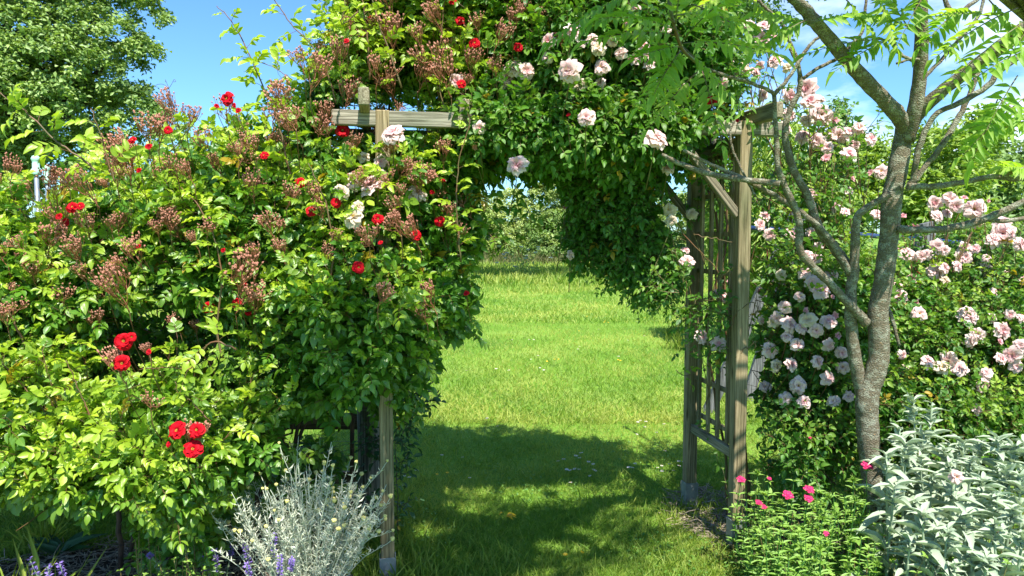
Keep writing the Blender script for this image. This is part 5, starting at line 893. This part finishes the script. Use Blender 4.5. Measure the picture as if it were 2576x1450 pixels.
def head_mesh():
    b = MB()
    for i in range(15):
        a = i*2.4; r = .021*math.sqrt(i/15); c = np.array([r*math.cos(a), r*math.sin(a), .014-r*r*16]); k = 5; f = np.arange(k)/k*6.283+U(0, 1)
        d = np.stack([np.cos(f)+c[0]*14, np.sin(f)+c[1]*14, np.full(k, .25)], 1); leaves(b, np.tile(c, (k, 1)), d, np.tile([c[0]*20, c[1]*20, 1.], (k, 1)), .0085, .0085, U(0, .5), R.random(k), [leaf_tpl([(.4, .7), (.8, 1)], .1, .1)])
    tube(b, [(0, 0, -.02), (0, 0, -.006), (0, 0, .004)], [.002, .012, .014], 8, m=1); return b.build('flower_head', [M['magenta'], CU], link=False).data
HM = head_mesh()
SWP = [('sweet william plant leaning against the right arch post, two magenta heads', (1905, 1440, 3.35), [(1863, 1212, 24, 3.25), (1908, 1270, 20, 3.2), (1922, 1280, 16, 3.2)], [(1900, 1230, 3.35), (1935, 1180, 3.4), (1925, 1330, 3.0), (1960, 1360, 2.9), (1900, 1380, 3.0), (1880, 1310, 3.2), (1950, 1250, 3.3)]),
       ('sweet william plant with three magenta heads in the middle of the leafy green border', (2010, 1450, 3.1), [(1981, 1252, 30, 2.95), (2034, 1237, 28, 2.95), (2033, 1260, 26, 2.93), (2078, 1348, 18, 2.8), (1935, 1208, 12, 3.2)], [(1990, 1290, 2.95), (2050, 1265, 3.0), (2030, 1320, 2.85), (2075, 1228, 3.1), (1970, 1330, 2.85), (2060, 1370, 2.75), (2000, 1400, 2.7), (2080, 1330, 2.8), (2030, 1190, 3.3), (2100, 1290, 2.9)]),
       ('tall sweet william plant with one magenta head in front of the trunk', (2140, 1450, 3.0), [(2180, 1178, 32, 3.0), (2036, 1105, 12, 3.35)], [(2165, 1260, 2.95), (2160, 1255, 3.0), (2120, 1240, 3.0), (2180, 1310, 2.85), (2140, 1350, 2.8), (2110, 1400, 2.7), (2180, 1380, 2.75), (2080, 1225, 3.1), (2210, 1360, 2.8), (2150, 1200, 3.1)])]
for lab, b0, heads, greens in SWP:
    e = empty('sweet_william', tuple(P(*b0)*[1, 1, 0]), lab, 'flower', 'magenta sweet williams in the right border'); B0 = np.array(e.location); lm, sm = MB(), MB()
    for a, b_, s, Y in heads:
        t = P(a, b_, Y); herb_stem(lm, sm, B0+[(t[0]-B0[0])*.8, (t[1]-B0[1])*.8, 0], t, 8, .06, .26); put(HM, 'flower_head', e, t+[0, 0, .006], (U(-.2, .2), -.55, 1), SZ(s, Y)/.052)
    for a, b_, Y in greens:
        for j in range(3): t = P(a+R.normal(0, 22), b_+abs(R.normal(0, 30)), Y+R.normal(0, .07)); herb_stem(lm, sm, [t[0]+R.normal(0, .03), t[1]+R.normal(0, .03), 0], t, 9, .055, .26, young=.35, spiky=j == 0)
    W(e, lm.build('foliage', M['herb'], e)); W(e, sm.build('stems', M['herb'], e))
# leafy undergrowth: fine green weeds in the border
ug = MB(); us = MB()
for i in range(300):
    x, y = U(1.08, 2.5), U(2.5, 3.6); herb_stem(ug, us, [x, y, 0], np.array([x+R.normal(0, .05), y+R.normal(0, .05), U(.12, .42)]), 6, U(.03, .055), U(.3, .65), young=U(0, .5), tp=ROSET if i % 2 else LANCE)
o = tag(ug.build('undergrowth', M['herb']), kind='stuff')
tag(us.build('undergrowth_stems', M['greencane']), kind='stuff')
# lavender-like purple spikes
M['lav'] = plain('lavender_floret', (.34, .24, .62), .6, (.22, .14, .48), 200, trans=.2)
def spike(e, base, top, d0, n=70, L_=.10, r=.012):
    s = MB(); c = smooth_path([base, (np.array(base)*.45+np.array(top)*.55)+R.normal(0, .01, 3), top], 5); tube(s, c, .0016, 5)
    q = c[3:9]; k = len(q); ph = np.arange(k)*1.57
    for sg in (0, 3.14): leaves(s, q, np.stack([np.cos(ph+sg), np.sin(ph+sg), np.full(k, .5)], 1), np.tile([0, 0, 1.], (k, 1)), .03, .011, .3, .5, LANCE)
    st_ = s.build('stem', M['wool'], e); W(e, st_); f = MB(); ax_ = nrm(c[-1]-c[-4]); t = U(0, 1, n); t = np.round(t*7)/7+R.normal(0, .02, n); q = c[-1]-ax_*(1-t)[:, None]*L_; u = nrm(np.cross(ax_, [0, 1, .1])); v = np.cross(ax_, u); a = U(0, 6.28, n)
    rd = u*np.cos(a)[:, None]+v*np.sin(a)[:, None]; leaves(f, q+rd*.003, rd+ax_*.5, rd*.2+ax_+R.normal(0, .5, (n, 3)), U(.7, 1.2, n)*r, r*.6, 0, R.random(n), SMALL); W(e, f.build('flower_spike', M['lav'], e))
LV = [('purple lavender flowers leaning over the straw mulch at lower left', (230, 1520, 2.6), [(75, 1408, 2.6, .13), (150, 1418, 2.62, .05), (120, 1425, 2.55, .06)]), ('purple lavender half hidden in shade between the rose and the silver plant', (560, 1500, 2.95), [(540, 1385, 2.95, .09), (515, 1400, 3.0, .06), (585, 1370, 3.05, .05), (375, 1395, 2.8, .02), (460, 1330, 3.0, .03)]), ('purple lavender flowering through the middle of the silver plant', (690, 1500, 2.85), [(690, 1345, 2.85, .09), (615, 1370, 2.9, .09), (705, 1400, 2.75, .09), (620, 1420, 2.8, .07), (735, 1405, 2.75, .06)])]
for lab, b0, sp_ in LV:
    e = empty('lavender', tuple(P(*b0)*[1, 1, 0]), lab, 'lavender', 'purple lavender in the left bed'); B0 = np.array(e.location)
    for a, b_, Y, l_ in sp_: t = P(a, b_, Y); spike(e, (t+(B0-t)*[1, 1, 0]*.7)*[1, 1, 0], t, None, n=int(40+500*l_), L_=l_)
# broad dock leaves and grass clumps, small weeds in the left bed
dk = empty('dock_plant', tuple(on_ground(150, 1400)), 'broad-leaved dark green dock in the shade under the hedge at lower left', 'weed'); lm = MB()
for a, ln in ((.2, .16), (2.9, .15), (1.2, .15), (-.4, .13), (2.2, .14), (3.8, .12), (.7, .17)): leaves(lm, np.zeros((1, 3)), np.array([[math.cos(a), math.sin(a)*.6, .75]]), np.array([[-math.cos(a)*.5, -.5, 1.]]), ln*1.2, ln*.4, 0, .5, LANCE)
lm.build('leaves', M['dock'], dk)
for i, (a, b_, lab) in enumerate(((40, 1440, 'bright grass clump at the extreme lower left corner'), (100, 1380, 'shaded grass clump beside the dock leaves at lower left'))):
    q = P(a, b_, 2.7)*[1, 1, 0] if i == 0 else on_ground(a, b_); gm = MB(); n = 60; leaves(gm, q+R.normal(0, .035, (n, 3))*[1, 1, 0], np.stack([R.normal(0, .45, n), R.normal(0, .35, n), np.ones(n)], 1), R.normal(0, 1, (n, 3)), U(.2, .46, n) if i == 0 else U(.1, .2, n), .007, U(.2, .8, n), R.random(n), GR); tag(gm.build('grass_clump', M['grass']), lab, 'grass')
wd = MB(); ws = MB()
for a, b_ in ((430, 1400), (380, 1380), (350, 1440), (470, 1410), (500, 1440), (430, 1440), (300, 1440), (410, 1420), (470, 1370), (530, 1430), (360, 1345)):
    for j in range(3): t = P(a+R.normal(0, 15), b_+R.normal(0, 10), 2.85+R.normal(0, .08)); herb_stem(wd, ws, t*[1, 1, 0], t, 6, .035, .4, young=.5)
tag(wd.build('bed_weeds', M['herb']), kind='stuff'); tag(ws.build('weed_stems', M['greencane']), kind='stuff')
# longer grass tufts round the arch feet and under the fence
tf = MB()
for a, b_, s in ((1000, 1440, .1), (1010, 1380, .08), (985, 1300, .08), (1730, 1300, .05), (1760, 1290, .05), (1700, 1440, .06), (1850, 1440, .06), (1700, 850, .2), (1715, 880, .2), (930, 1260, .1), (870, 1340, .1), (1100, 1440, .04), (1250, 1440, .04)):
    q = on_ground(a, b_); n = 130; leaves(tf, q+R.normal(0, .09, (n, 3))*[1, 1, 0], np.stack([R.normal(0, .4, n), R.normal(0, .4, n), np.ones(n)], 1), R.normal(0, 1, (n, 3)), U(.5, 1.5, n)*max(.07, s), .004, U(.1, .6, n), R.random(n), GR)
tag(tf.build('tufted_grass', M['grass']), kind='stuff')
